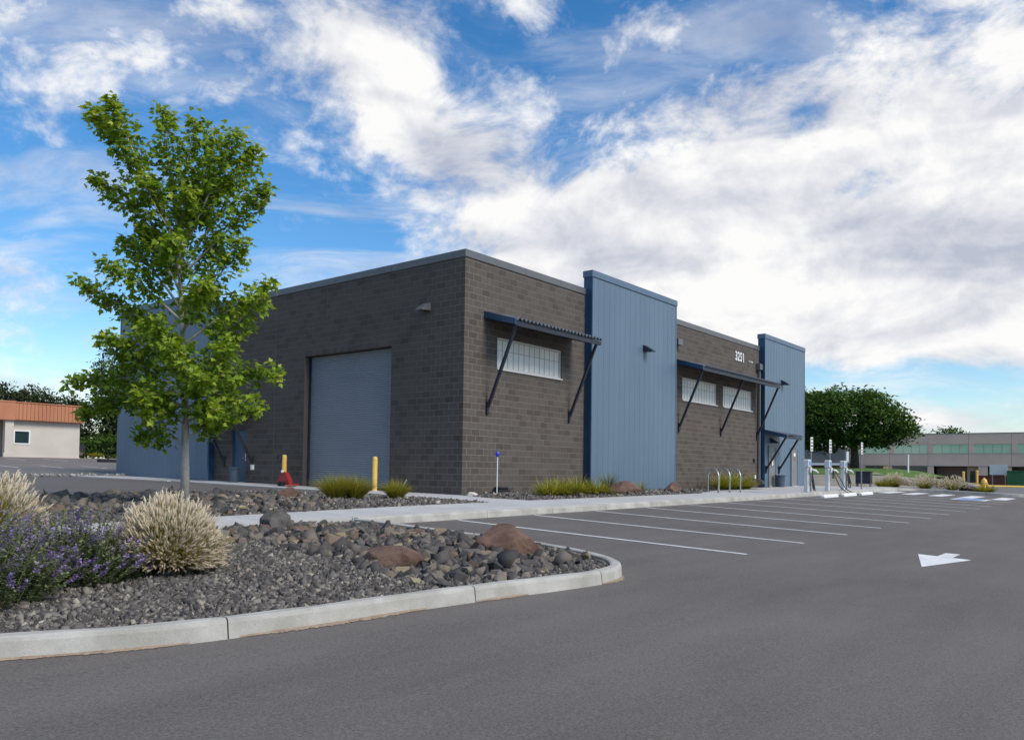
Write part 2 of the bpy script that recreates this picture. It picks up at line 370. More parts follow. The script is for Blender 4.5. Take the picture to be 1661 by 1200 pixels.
def polysheet(name, poly, zf, mat, parent=None, step=.6):
    pts = [Vector(p) for p in poly]; n = len(pts)
    xs = [p[0] for p in poly]; ys = [p[1] for p in poly]
    x = min(xs) + step / 2
    while x < max(xs):
        y = min(ys) + step / 2
        while y < max(ys):
            if inpoly(poly, x, y) and dist_edge(poly, x, y) > step * .3: pts.append(Vector((x, y)))
            y += step
        x += step
    vo, eo, fo, *_ = delaunay_2d_cdt(pts, [(i, (i + 1) % n) for i in range(n)], [], 1, 1e-5)
    mb = MB(); mb.v = [(p.x, p.y, zf(p.x, p.y)) for p in vo]
    mb.f = [tuple(f) for f in fo]; fl = []
    for f in mb.f:
        p0, p1, p2 = (vo[i] for i in f[:3]); fl.append(f if (p1 - p0).cross(p2 - p0) > 0 else f[::-1])
    mb.f = fl; return mb.build(name, mat, parent, smooth=True)

fine = lambda a0, a1, st: list(np.arange(a0, a1, st))
gx = [-1500, -600, -250, -120, -70, -45] + fine(-40, 60, 2.5) + [60, 75, 100, 140, 250, 600, 1500]
gy = [-1500, -600, -250, -120, -70, -45] + fine(-40, 64, 2.0) + [70, 90, 140, 250, 600, 1500]
def berm(x, y):
    sm_ = lambda t: (lambda u: u * u * (3 - 2 * u))(min(1, max(0, t)))
    return -.42 + 1.05 * sm_((x - 36) / 24) * sm_((y + 3) / 7) * (1 - .9 * sm_((x - 84) / 22)) + .75 * sm_((x - 54) / 22) * sm_((y - 1) / 6) * (1 - sm_((x - 84) / 22))
def G(x, y):
    if x > 33 and y > -4: return max(berm(x, y), -.42)
    if y < -5.5 or x > 33: return (A(x, y) if y < -5.5 else U(x, y)) - .16
    return U(x, y) - .16
struct(sheet('ground', gx, gy, G, M['dirt']))
struct(sheet('parking_lot', [-60, -45] + fine(-40, 31, 2.) + [31.0], [-60, -40, -30] + fine(-24, -5.4, 1.) + [-5.42], A, M['asphalt']))
lot = bpy.data.objects['parking_lot']

# near planting island: kerb outer line, from the left, round the corner, to the walk
def spline(pts, n=10):
    P_ = [Vector(p) for p in pts]; P_ = [P_[0] * 2 - P_[1]] + P_ + [P_[-1] * 2 - P_[-2]]; o = []
    for i in range(1, len(P_) - 2):
        for t in (j / n for j in range(n)):
            a_, b_, c_, d_ = P_[i - 1:i + 3]
            o.append(.5 * ((2 * b_) + (c_ - a_) * t + (2 * a_ - 5 * b_ + 4 * c_ - d_) * t * t + (3 * b_ - a_ - 3 * c_ + d_) * t ** 3))
    o.append(P_[-2]); return o
KERB = [(-26, -5.7), (-22, -7.9), (-19.5, -9.35), (-17.8, -10.25), (-16.6, -10.76), (-15.9, -11.05), (-15.2, -11.2), (-14.5, -11.29), (-13.6, -11.35), (-12.65, -11.44), (-11.8, -11.55), (-10.95, -11.66), (-10.4, -11.64), (-9.95, -11.48), (-9.55, -11.12), (-9.25, -10.55), (-9.05, -9.8), (-8.98, -9.0), (-8.98, -7.5), (-8.98, -5.57)]
def offset_line(pl, d):
    o = []
    for i, p in enumerate(pl):
        t = (pl[min(i + 1, len(pl) - 1)] - pl[max(i - 1, 0)]).normalized(); o.append(Vector((p.x - t.y * d, p.y + t.x * d)))
    return o
def kerb(name, line, zf, splits, parent, h=.15, w=.15):
    """sections of cast kerb along a 2-D line (outer side on the right hand), cut at the given arc lengths"""
    L = [0.]
    for i in range(1, len(line)): L.append(L[-1] + (line[i] - line[i - 1]).length)
    cuts = [0] + [c for c in splits if c < L[-1]] + [L[-1]]
    nrm = offset_line(line, 1.0)
    def samp(s_):
        for i in range(1, len(L)):
            if s_ <= L[i] + 1e-9:
                t = (s_ - L[i - 1]) / max(1e-9, L[i] - L[i - 1]); p = line[i - 1].lerp(line[i], t); n_ = (nrm[i - 1] - line[i - 1]).lerp(nrm[i] - line[i], t); return p, n_.normalized()
        return line[-1], (nrm[-1] - line[-1]).normalized()
    prof = [(-.012, -.12), (0., .0), (.012, h - .035), (.022, h - .012), (.045, h), (w - .02, h), (w, h - .012), (w, -.12)]
    for c0, c1 in zip(cuts, cuts[1:]):
        ss = [c0 + .006] + [s_ for s_ in L if c0 + .02 < s_ < c1 - .02] + [c1 - .006]
        mb = MB(); npf = len(prof)
        for s_ in ss:
            p, n_ = samp(s_); z = zf(p.x, p.y)
            for d, dz in prof:
                wob = .004 * math.sin(s_ * 7.3 + d * 30) if dz > .01 else .006 * math.sin(s_ * 5.1)
                mb.v.append((p.x + n_.x * (d + wob), p.y + n_.y * (d + wob), z + dz + wob * .4))
        for i in range(len(ss) - 1):
            for j in range(npf - 1): mb.f.append((i * npf + j, i * npf + j + 1, (i + 1) * npf + j + 1, (i + 1) * npf + j)[::-1])
        mb.f += [tuple(range(npf)), tuple((len(ss) - 1) * npf + j for j in range(npf))[::-1]]
        mb.build(name, M['kerb'], parent, smooth=False)
kroot = struct(bpy.data.objects.new('kerb', None)); COL.objects.link(kroot)
kl = spline(KERB, 8)
def arc_at(line, pt):
    s_ = 0; best = (1e9, 0)
    for i in range(len(line)):
        if i: s_ += (line[i] - line[i - 1]).length
        d = (line[i] - Vector(pt)).length; best = min(best, (d, s_))
    return best[1]
sp1 = [arc_at(kl, p) for p in ((-22.5, -7.6), (-18.5, -9.9), (-15.22, -11.18), (-12.66, -11.42), (-10.75, -11.67), (-9.0, -8.9), (-8.98, -7.2))]
kerb('kerb_section', kl, A, sp1, kroot)
# kerb along the walk in front of the stalls, and round the far end of the lot
KW = [Vector((x, -5.5)) for x in np.arange(-8.95, 29.6, .6)]
kerb('kerb_section', KW[::-1] if False else KW, A, [arc_at(KW, (x, -5.5)) for x in (-5.6, -3.2, -.7, 1.8, 4.3, 6.8, 9.3, 11.8, 14.3, 16.8, 19.3, 21.8, 24.3, 26.8)], kroot)
KE = spline([(29.5, -5.5), (30.3, -5.9), (30.75, -6.6), (30.8, -9), (30.8, -10.2), (31.1, -11.0), (32, -11.5), (36, -11.7)], 5)
kerb('kerb_section', KE, A, [2.2, 4.6, 7.0, 9.5], kroot)

# ------------------------------------------------------------------ walks: slabs with joints
wroot = struct(bpy.data.objects.new('sidewalk', None)); COL.objects.link(wroot)
def slab(poly, dz=0.):
    g = .006; cx = sum(p[0] for p in poly) / len(poly); cy = sum(p[1] for p in poly) / len(poly)
    pp = []
    for x, y in poly:
        d = math.hypot(x - cx, y - cy); pp.append((x - (x - cx) / d * g * 1.4, y - (y - cy) / d * g * 1.4))
    MB().prism(pp, lambda x, y: U(x, y) - .14, lambda x, y: U(x, y) + dz).build('slab', M['concrete'], wroot)
def inner(x):                                   # back edge of the main walk
    return np.interp(x, [-30, -13.4, -10.8, -8, -5.3, -3.2, -1.5, 0, 9, 9.6, 13.5, 19.2, 20.5, 31], [-4.7, -4.55, -4.3, -4.0, -3.82, -3.82, -3.75, -3.75, -3.62, -3.4, -2.1, -2.1, -.36, -.36])
def front(x): return -5.36 if x > -9 else -5.42
xs_ = list(np.arange(-27, -9.2, 1.8)) + [-8.98] + list(np.arange(-7.4, 8.5, 1.55)) + [9.0, 9.6, 11.4, 13.5, 15.4, 17.3, 19.2, 20.5, 22.4, 24.3, 26.2, 28.1, 29.9]
for x0, x1 in zip(xs_, xs_[1:]):
    if x0 >= 13.4:                               # wide apron: two rows of slabs
        ym = -3.75
        slab([(x0, front(x0)), (x1, front(x1)), (x1, ym), (x0, ym)]); slab([(x0, ym), (x1, ym), (x1, inner(x1)), (x0, inner(x0))])
    else: slab([(x0, front(x0)), (x1, front(x1)), (x1, inner(x1)), (x0, inner(x0))])
# walk from the corner along the roller-door side
slab([(-3.2, -3.80), (-1.55, -3.73), (-1.62, -2.6), (-2.95, -2.0)])
slab([(-2.95, -1.98), (-1.62, -2.58), (-.05, -.02), (-.03, .4), (-2.2, .4)])
slab([(-2.2, .42), (-.03, .42), (-.03, 2.2), (-1.85, 2.2), (-2.0, 1.4)])
ya = [2.22, 4.0, 6.0, 8.0, 10., 12., 14.]
for y0, y1 in zip(ya, ya[1:]): slab([(-1.85, y0), (-.03, y0), (-.03, y1), (-1.85, y1)])
ya = [14.02, 16., 18., 20., 22.2]
for y0, y1 in zip(ya, ya[1:]): slab([(-2.0 - .12 * (y0 - 14), y0), (-.36, y0), (-.36, y1), (-2.0 - .12 * (y1 - 14), y1)])

# drive on the left, gravel strip, far lot
struct(sheet('drive', fine(-60, -1.5, 2.0) + [-1.7], fine(-4.2, 24, 1.2) + [24], lambda x, y: U(x, y) - .035, M['asphalt']))
struct(sheet('gravel_strip', fine(-60, 60, 3.) + [60], [20.6, 21.2, 22, 23.2, 24.5, 26, 28, 30.6], lambda x, y: U(x, y) - .03 + .06 * min(1, max(0, (y - 20.6) / .7)) + (.0 if x > -7 else 0), M['bedfar']))
struct(sheet('far_parking_lot', fine(-60, 60, 3.) + [60], fine(30.6, 53, 2.) + [53.6], lambda x, y: U(x, y) - .02, M['asphalt_far']))
flot = bpy.data.objects['far_parking_lot']

# painted markings
def stripe(poly, zf, mat, parent, name='stall_line', dz=.005):
    MB().add([(x, y, zf(x, y) + dz) for x, y in poly], [tuple(range(len(poly)))]).build(name, mat, parent)
for i in range(14):
    x = -6.41 + i * 2.59
    if x < 22.3:
        for y0, y1 in ((-5.62, -8.6), (-8.6, -11.6)): pass
        stripe([(x - .05, -11.6), (x + .05, -11.6), (x + .05, -5.62), (x - .05, -5.62)], A, M['paint'], lot)
stripe([(-3.64, -13.40), (-5.46, -13.83), (-3.74, -14.19)], A, M['paint'], lot, 'arrow_head')
for x0, x1 in ((-3.66, -3.50), (-3.485, -3.24), (-3.225, -3.0)):
    stripe([(x0, -13.69), (x0, -13.91), (x1, -13.91), (x1, -13.69)], A, M['paint'], lot, 'arrow_shaft')
for y in (-5.95, -7.02, -8.2, -9.5, -10.78):
    stripe([(24.5, y - .3), (28., y - .3), (28., y + .3), (24.5, y + .3)], A, M['paint'], lot, 'crosswalk_bar')
stripe([(21.9, -10.6), (24.1, -10.6), (24.1, -9.3), (21.9, -9.3)], A, M['paint'], lot, 'symbol_square')
stripe([(22.1, -10.42), (23.9, -10.42), (23.9, -9.48), (22.1, -9.48)], A, M['bluepaint'], lot, 'symbol_field', .010)
mb = MB()                                        # wheelchair mark: ring, body, head, footrest
cx_, cy_ = 22.85, -9.93
for i in range(14):
    t0, t1 = [rad(200 + 280 * j / 14) for j in (i, i + 1)]
    mb.add([(cx_ + r_ * math.cos(t), cy_ + r_ * math.sin(t), A(cx_, cy_) + .014) for r_, t in ((.30, t0), (.30, t1), (.23, t1), (.23, t0))], [(0, 1, 2, 3)])
for p0, p1, w in (((22.85, -9.88), (23.45, -9.92), .07), ((22.86, -9.88), (22.84, -10.12), .07), ((23.2, -9.93), (23.2, -10.12), .06), ((23.52, -9.92), (23.62, -9.92), .12)):
    d = (Vector(p1) - Vector(p0)).normalized() * 1; n_ = Vector((-d.y, d.x)) * w / 2
    mb.add([(p[0] + s_ * n_.x, p[1] + s_ * n_.y, A(*p) + .014) for p, s_ in ((p0, -1), (p1, -1), (p1, 1), (p0, 1))], [(0, 1, 2, 3)])
mb.build('wheelchair_symbol', M['paint'], lot)
for (x0, y0), (x1, y1) in [((4.12, 48.6), (4.06, 44.5)), ((6.9, 48.9), (6.75, 44.2)), ((-1.18, 34.3), (-1.2, 30.9)), ((1.1, 34.4), (1.15, 30.9)), ((3.5, 34.5), (3.65, 30.9)), ((5.9, 34.6), (6.0, 30.9)), ((1.4, 48.6), (1.35, 44.5))]:
    stripe([(x0 - .06, y0), (x1 - .06, y1), (x1 + .06, y1), (x0 + .06, y0)], U, M['paint'], flot, dz=.0)
# sandy dirt washed along the foot of the near kerb
mbd = MB()
for i0, i1, wmax in ((arc_at(kl, (-15.1, -11.2)), arc_at(kl, (-13.2, -11.4)), .10), (arc_at(kl, (-17.2, -10.5)), arc_at(kl, (-15.5, -11.15)), .05), (arc_at(kl, (-12.6, -11.43)), arc_at(kl, (-11.9, -11.54)), .05), (arc_at(kl, (-10.7, -11.66)), arc_at(kl, (-10.0, -11.5)), .10)):
    s_ = 0; row = []
    off = offset_line(kl, -1)
    for i in range(1, len(kl)):
        s_ += (kl[i] - kl[i - 1]).length
        if i0 <= s_ <= i1: row.append((kl[i], off[i] - kl[i], (s_ - i0) / (i1 - i0)))
    sub = []
    for (p, n_, t), (p2, n2_, t2) in zip(row, row[1:]):
        for j in range(5): sub.append((p.lerp(p2, j / 5), n_.lerp(n2_, j / 5), t + (t2 - t) * j / 5))
    o = len(mbd.v)
    for p, n_, t in sub:
        w = wmax * .75 * math.sin(math.pi * t) * random.uniform(.1, 1.1) + .004
        for d, dz in ((-.02, .022), (w * .45, .014), (w, .0045)): q_ = p + n_ * d; mbd.v.append((q_.x, q_.y, A(q_.x, q_.y) + dz))
    for i in range(len(sub) - 1):
        for j in (0, 1): mbd.f.append((o + i * 3 + j, o + (i + 1) * 3 + j, o + (i + 1) * 3 + j + 1, o + i * 3 + j + 1))
mbd.build('washed_dirt', M['sand'], lot, smooth=True)

# ------------------------------------------------------------------ the block building
c8, BL = .2032, .4064
bld = thing('workshop_building', (0, 0, -.235), 'dark concrete block building with blue metal towers, roller door and slanted awnings', 'building')
ZT = 7.17                                       # underside of the coping
JT = .0145                                       # joint
def openings_left(z): 
    o = []
    if z < 4.674 - .01: o.append((3.2512, 7.925))
    if z < 2.032 - .01: o.append((11.58, 12.65))
    return o
def openings_right(z):
    o = []
    if 3.861 - .01 < z < 4.877 - .01: o += [(1.6256, 5.2832), (14.83, 18.49), (19.22, 22.86)]
    return o
blocks = []                                     # (wall, u0, u1, z0, z1, depth)
for kc in range(-2, 36):
    z0, z1 = max(-.4, kc * c8), min(ZT, (kc + 1) * c8)
    if z1 - z0 < .03: continue
    for wall, u_end, op in (('L', 13.9, openings_left(z0 + .005)), ('R1', 6.80, openings_right(z0 + .005)), ('R2', 23.85, openings_right(z0 + .005))):
        u = 0. if wall != 'R2' else 13.6
        ev = kc % 2 == 0
        if wall == 'L' and ev: u = .2032
        if wall == 'R1' and not ev: u = .2032
        if wall == 'R2' and not ev: u = 13.6 - .2032
        segs = []; edge = u
        while edge < u_end - .02:
            nxt = edge + BL; segs.append((edge, min(nxt, u_end))); edge = nxt
        for s0, s1 in segs:
            s0 = max(s0, 13.58) if wall == 'R2' else s0
            pieces = [(s0, s1)]
            for o0, o1 in op:
                npz = []
                for p0, p1 in pieces:
                    if p1 <= o0 or p0 >= o1: npz.append((p0, p1)); continue
                    if p0 < o0: npz.append((p0, o0))
                    if p1 > o1: npz.append((o1, p1))
                pieces = npz
            for p0, p1 in pieces:
                if p1 - p0 < .04: continue
                # soldier-like half blocks over the roller door
                if wall == 'L' and kc == 23 and p0 > 3.0 and p1 < 8.3: 
                    m_ = (p0 + p1) / 2; parts = [(p0, m_), (m_, p1)]
                else: parts = [(p0, p1)]
                for a0, a1 in parts:
                    corner = (wall == 'L' and not ev and p0 == 0) or (wall == 'R1' and ev and p0 == 0)
                    blocks.append((wall, a0, a1, z0, z1, .19 if corner else .05))
def block_bounds(bk):
    w, a0, a1, z0, z1, d = bk; h = JT / 2
    lo = a0 if a0 == 0 else a0 + h
    if w == 'L': return (0, d, lo, a1 - h, z0 + h, z1 - h)
    return (lo, a1 - h, 0, d, z0 + h, z1 - h)
def cdist(bk):
    x0, x1, y0, y1, z0, z1 = block_bounds(bk); return (Vector(((x0 + x1) / 2, (y0 + y1) / 2, (z0 + z1) / 2)) - CAMP).length
# which blocks show largest (nearest ones that nothing covers)
order = sorted(range(len(blocks)), key=lambda i: cdist(blocks[i]) + (8 if blocks[i][3] < -.25 else 0))
solo = set(order[:300])
def core(name, ax, u0, u1, z0, z1, ops, plane, thick, depth):
    """mortar body of a wall: front cells and the sides of the openings"""
    us = sorted({u0, u1, *[o[0] for o in ops], *[o[1] for o in ops]}); zs = sorted({z0, z1, *[o[2] for o in ops], *[o[3] for o in ops]})
    mb = MB(); jbs = []
    def P_(u, d, z): return (plane + d, u, z) if ax == 'L' else (u, plane + d, z)
    def quad(m_, p): m_.add(p, [(0, 1, 2, 3)])
    for a0, a1 in zip(us, us[1:]):
        for b0, b1 in zip(zs, zs[1:]):
            if any(o[0] <= a0 and a1 <= o[1] and o[2] <= b0 and b1 <= o[3] for o in ops): continue
            quad(mb, [P_(a0, 0, b0), P_(a1, 0, b0), P_(a1, 0, b1), P_(a0, 0, b1)])
    for o in ops:
        a0, a1, b0, b1 = o; jb = MB(); jbs.append(jb)
        for p in ([P_(a0, -.006, b0), P_(a0, depth, b0), P_(a0, depth, b1), P_(a0, -.006, b1)], [P_(a1, -.006, b0), P_(a1, depth, b0), P_(a1, depth, b1), P_(a1, -.006, b1)],
                  [P_(a0, -.006, b1), P_(a1, -.006, b1), P_(a1, depth, b1), P_(a0, depth, b1)], [P_(a0, -.006, b0), P_(a1, -.006, b0), P_(a1, depth, b0), P_(a0, depth, b0)]): quad(jb, p)
    w = mb.build(name, M['mortar'], bld)
    for jb in jbs: jb.build('opening_reveal', M['block'], w)
    return w
opsL = [(3.2512, 7.925, -.5, 4.674), (11.58, 12.65, -.5, 2.032)]
opsR = [(1.6256, 5.2832, 3.861, 4.877)]; opsR2 = [(14.83, 18.49, 3.861, 4.877), (19.22, 22.86, 3.861, 4.877)]
walls = {'L': core('block_wall', 'L', .003, 13.9, -.5, ZT, opsL, .003, .2, .32), 'R1': core('block_wall', 'R', .003, 6.85, -.5, ZT, opsR, .003, .2, .13), 'R2': core('block_wall', 'R', 13.5, 23.9, -.5, ZT, opsR2, .003, .2, .13)}
shapes = {}
rest = {w: MB() for w in walls}
for i, bk in enumerate(blocks):
    x0, x1, y0, y1, z0, z1 = block_bounds(bk)
    if i in solo:
        key = tuple(round(v, 3) for v in (x1 - x0, y1 - y0, z1 - z0))
        if key not in shapes:
            mb = MB().bbox(0, key[0], 0, key[1], 0, key[2], .004); me = bpy.data.meshes.new('block'); me.from_pydata(mb.v, [], mb.f); me.materials.append(M['block']); shapes[key] = me
        o = bpy.data.objects.new('block', shapes[key]); COL.objects.link(o); o.parent = walls[bk[0]]; o.location = (x0, y0, z0 + .235)
    else: rest[bk[0]].box(x0, x1, y0, y1, z0, z1, random.random())
for w, mb in rest.items():
    if mb.v: tag(mb.build('block_courses', M['block'], walls[w]), kind='stuff')
# plain body behind the faces, roof deck
MB().box(.35, 29.7, .35, 21.5, -.5, 6.9).build('building_core', M['mortar'], bld)
MB().box(.10, 29.9, .10, 21.7, 6.92, 6.99).build('roof_deck', M['coping'], bld)
# coping on the block walls
def coping(x0, x1, y0, y1, mat, z0=ZT, z1=7.415):
    MB().bbox(x0, x1, y0, y1, z0, z1, .012).build('coping', mat, bld)
for a0, a1 in ((-.03, 3.05), (3.056, 5.1), (5.106, 6.83)): coping(a0, a1, -.035, .30, M['coping'])
for a0, a1 in ((13.58, 16.0), (16.006, 19.0), (19.006, 22.0), (22.006, 23.86)): coping(a0, a1, -.035, .30, M['coping'])
for a0, a1 in ((.306, 3.3), (3.306, 6.3), (6.306, 9.3), (9.306, 12.3), (12.306, 13.85)): coping(-.035, .30, a0, a1, M['coping'])

def tower(u0, u1, ax, zt=8.07, sides=True):
    """metal-clad tower bay: ribbed panels, corner trims and a coping"""
    T = -.31
    mk = lambda a0, a1, d0, d1, z0, z1: (a0, a1, d0, d1, z0, z1) if ax == 'R' else (d0, d1, a0, a1, z0, z1)
    body = MB(); body.box(*mk(u0 + .012, u1 - .012, T + .03, .06, -.5, zt - .2)); tw = body.build('tower', M['navy'], bld)
    n = round((u1 - u0) / .405); w = (u1 - u0 - .10) / n
    prof = [(0, 0), (.02, 0), (.026, -.006), (.040, -.006), (.046, 0), (w * .37, 0), (w * .37 + .012, -.003), (w * .37 + .03, -.003), (w * .37 + .042, 0), (w * .68, 0), (w * .68 + .012, -.003), (w * .68 + .03, -.003), (w * .68 + .042, 0), (w - .003, 0)]
    base_z = -.20 if ax == 'R' else -.12
    if u0 > 20 and ax == 'R': base_z = -.10
    for i in range(n):
        a0 = u0 + .05 + i * w; mb = MB()
        for s_, d in prof:
            for z in (base_z, zt - .25):
                mb.v.append((a0 + s_, T + d, z) if ax == 'R' else (T + d, a0 + s_, z))
        mb.f = [(2 * j, 2 * j + 2, 2 * j + 3, 2 * j + 1) for j in range(len(prof) - 1)]
        mb.build('panel', M['panel'], tw)
    for a0, a1 in ((u0 - .006, u0 + .05), (u1 - .05, u1 + .006)):
        MB().bbox(*mk(a0, a1, T - .018, T + .06, base_z - .01, zt - .25), .006).build('corner_trim', M['navy'] if ax == 'R' and a0 < u0 else M['panel'], tw)  # left corner gets the darker blue: shade put into the colour
    MB().bbox(*mk(u0 - .03, u1 + .03, T - .04, .09, zt - .25, zt), .012).build('coping', M['bcoping'], tw)
    MB().box(*mk(u0 - .004, u1 + .004, T + .0, T + .05, base_z - .05, base_z - .012)).build('base_flashing', M['steel'], tw)
    return tw
t1 = tower(6.78, 13.60, 'R'); t2 = tower(23.82, 30.08, 'R'); t3 = tower(13.9, 21.9, 'L', 7.95)

# roller door
rd = MB(); zz_ = -.16; n = 63; hh = (4.66 + .16) / n
for i in range(n):
    z = zz_ + i * hh
    for dz, d in ((0, .30), (.1, .285), (.5, .272), (.85, .285), (1, .30)):
        rd.v += [(d, 3.30, z + dz * hh), (d, 7.88, z + dz * hh)]
    o = i * 10
    rd.f += [(o + 2 * j, o + 2 * j + 1, o + 2 * j + 3, o + 2 * j + 2) for j in range(4)]
rdo = rd.build('roller_door', M['doorslat'], bld)
MB().box(.20, .33, 3.253, 3.31, -.2, 4.672).box(.20, .33, 7.87, 7.923, -.2, 4.672).build('door_guide', M['steel'], rdo)
MB().box(.255, .31, 3.32, 7.86, -.19, -.12).build('bottom_bar', M['steel'], rdo)

MB().box(-.0025, .0, 9.76, 9.775, -.3, 7.16).build('control_joint', M['mortar'], walls['L'])
# windows
def window(x0, x1, z0, z1, npan):
    fr = MB()
    y = .03
    fr.bbox(x0 + .004, x0 + .055, y, y + .1, z0 + .003, z1 - .003, .004).bbox(x1 - .055, x1 - .004, y, y + .1, z0 + .003, z1 - .003, .004)
    fr.bbox(x0 + .056, x1 - .056, y, y + .1, z1 - .055, z1 - .003, .004).bbox(x0 + .056, x1 - .056, y, y + .1, z0 + .003, z0 + .055, .004)
    w = fr.build('window', M['frame'], bld)
    MB().bbox(x0 - .0, x1 + .03, -.045, .028, z0 - .055, z0 - .004, .006).build('sill', M['frame'], w)
    a0, a1 = x0 + .056, x1 - .056; pw = (a1 - a0) / npan; zm = z0 + (z1 - z0) * .60
    for i in range(npan):
        for q0, q1 in ((z0 + .056, zm), (zm, z1 - .056)):
            MB().box(a0 + i * pw + .009, a0 + (i + 1) * pw - .009, y + .045, y + .06, q0 + .009, q1 - .009).build('pane', M['fabpane'], w)
    mt = MB()
    mt.box(a0, a1, y + .038, y + .055, zm - .0095, zm + .0095)
    for i in range(1, npan): mt.box(a0 + i * pw - .0095, a0 + i * pw + .0095, y + .036, y + .053, z0 + .056, z1 - .056)
    mt.build('muntin', M['munt'], w); return w
window(1.6256, 5.2832, 3.861, 4.877, 12); window(14.83, 18.49, 3.861, 4.877, 12); window(19.22, 22.86, 3.861, 4.877, 12)

# awnings
def awning(x0, x1, y0, y1, zw, zo, feet, zfoot, ax='R', pitch=.20):
    """sloped corrugated awning on steel braces; y0 at the wall, y1 outer edge"""
    mp = (lambda x, y, z: (x, y, z)) if ax == 'R' else (lambda x, y, z: (y, x, z))
    aw = MB(); n = int((x1 - x0 - .02) / pitch) * 2; st = (x1 - x0 - .02) / n
    for i in range(n + 1):
        x = x0 + .01 + i * st; dz = .10 if i % 2 else 0
        aw.v += [mp(x, y0, zw + .03 + dz), mp(x, y1 - .07, zo + .03 + dz)]
    aw.f = [(2 * i, 2 * i + 2, 2 * i + 3, 2 * i + 1) for i in range(n)]
    o = aw.build('awning', M['corr'], bld)
    def pr(pts, name, mat):
        mb = MB(); mb.add([mp(*p) for p in pts], [(0, 3, 2, 1), (4, 5, 6, 7), (0, 1, 5, 4), (1, 2, 6, 5), (2, 3, 7, 6), (3, 0, 4, 7)]); mb.build(name, mat, o)
    def bar(xa, xb, ya, yb, za0, za1, zb0, zb1, name, mat): pr([(xa, ya, za0), (xb, ya, za0), (xb, yb, zb0), (xa, yb, zb0), (xa, ya, za1), (xb, ya, za1), (xb, yb, zb1), (xa, yb, zb1)], name, mat)
    bar(x0 - .05, x0, y0 - .004, y1, zw - .07, zw + .13, zo - .10, zo + .08, 'side_fascia', M['navy'])
    bar(x0 - .054, x0 + .07, y0 - .004, y1, zw + .131, zw + .137, zo + .081, zo + .087, 'side_cap', M['bcoping'])
    bar(x1 + .001, x1 + .05, y0 - .004, y1, zw - .12, zw + .0, zo - .12, zo - .0, 'side_fascia', M['steel'])
    bar(x0, x1, y1, y1 + .05, zo - .12, zo + .02, zo - .12, zo + .02, 'front_beam', M['steel'])
    bar(x0 + .002, x1 - .002, y0 - .004, y0 - .06, zw - .08, zw + .03, zw - .08, zw + .03, 'ledger', M['steel'])
    nr = max(2, int((x1 - x0) / 1.1))
    for i in range(1, nr):
        x = x0 + (x1 - x0) * i / nr; bar(x - .02, x + .02, y0 - .06, y1 + .05, zw - .07, zw + .045, zo - .07, zo + .045, 'rafter', M['steel'])
    for fx in feet:
        mb = MB(); mb.beam(mp(fx, y0 - .07, zfoot + .12), mp(fx, y1 + .12, zo - .08), .085, .085); b_ = mb.build('brace', M['steel'], o)
        mb = MB(); pts = [(fx - .05, y0 - .004, zfoot - .14), (fx + .05, y0 - .004, zfoot - .14), (fx + .05, y0 - .06, zfoot - .12), (fx - .05, y0 - .06, zfoot - .12), (fx - .05, y0 - .004, zfoot + .28), (fx + .05, y0 - .004, zfoot + .28), (fx + .05, y0 - .10, zfoot + .26), (fx - .05, y0 - .10, zfoot + .26)]
        mb.add([mp(*p) for p in pts], [(0, 3, 2, 1), (4, 5, 6, 7), (0, 1, 5, 4), (1, 2, 6, 5), (2, 3, 7, 6), (3, 0, 4, 7)]); mb.build('wall_bracket', M['steel'], b_)
    return o
awning(.98, 5.88, 0, -1.27, 5.48, 5.16, (1.13, 5.78), 2.45)
awning(14.28, 23.45, 0, -1.27, 5.48, 5.16, (14.46, 18.92, 23.48), 2.5)
awning(23.86, 26.05, -.325, -1.5, 2.80, 2.56, (23.95, 25.85), .74)
awning(11.0, 13.3, 0, -1.25, 2.98, 2.66, (11.12, 13.1), .66, 'L')

# steel doors
def door(x0, x1, z0, z1, y, name, mat, ax='R', papers=()):
    mp = (lambda a0, a1, d0, d1, q0, q1: (a0, a1, d0, d1, q0, q1)) if ax == 'R' else (lambda a0, a1, d0, d1, q0, q1: (d0, d1, a0, a1, q0, q1))
    d = MB().bbox(*mp(x0 + .055, x1 - .055, y - .004, y + .04, z0 + .03, z1 - .055), .004).build('door', mat, bld)
    fr = MB()
    for b_ in ((x0, x0 + .05), (x1 - .05, x1)): fr.bbox(*mp(b_[0], b_[1], y - .035, y + .05, z0, z1), .004)
    fr.bbox(*mp(x0 + .051, x1 - .051, y - .035, y + .05, z1 - .05, z1), .004); fr.build('door_frame', mat, d)
    MB().box(*mp(x0 + .052, x1 - .052, y - .06, y + .03, z0 - .01, z0 + .026)).build('threshold', M['concrete'], d)
    hx = x0 + .13
    h = MB().tube([((hx, y - .05, z0 + 1.0) if ax == 'R' else (y - .05, hx, z0 + 1.0)), ((hx + .13, y - .07, z0 + .98) if ax == 'R' else (y - .07, hx + .13, z0 + .98))], .014, 6)
    h.box(*mp(hx - .03, hx + .03, y - .03, y - .006, z0 + .88, z0 + 1.16)); h.build('handle', M['galv'], d)
    for (px0, px1, pz0, pz1, m_) in papers: MB().box(*mp(px0, px1, y - .009, y - .006, pz0, pz1)).build('notice', M[m_], d)
    return d
door(24.33, 25.34, -.10, 2.10, -.345, 'door', M['doorgrey'], papers=((24.83, 25.0, 1.05, 1.36, 'white'), (24.62, 24.72, .92, 1.60, 'glassdk')))
door(27.75, 28.76, -.08, 2.08, -.345, 'door', M['doorgrey'], papers=((28.16, 28.44, 1.62, 1.80, 'white'), (28.22, 28.36, 1.36, 1.50, 'red')))
door(11.60, 12.63, -.10, 2.02, .10, 'door', M['navy'], 'L')

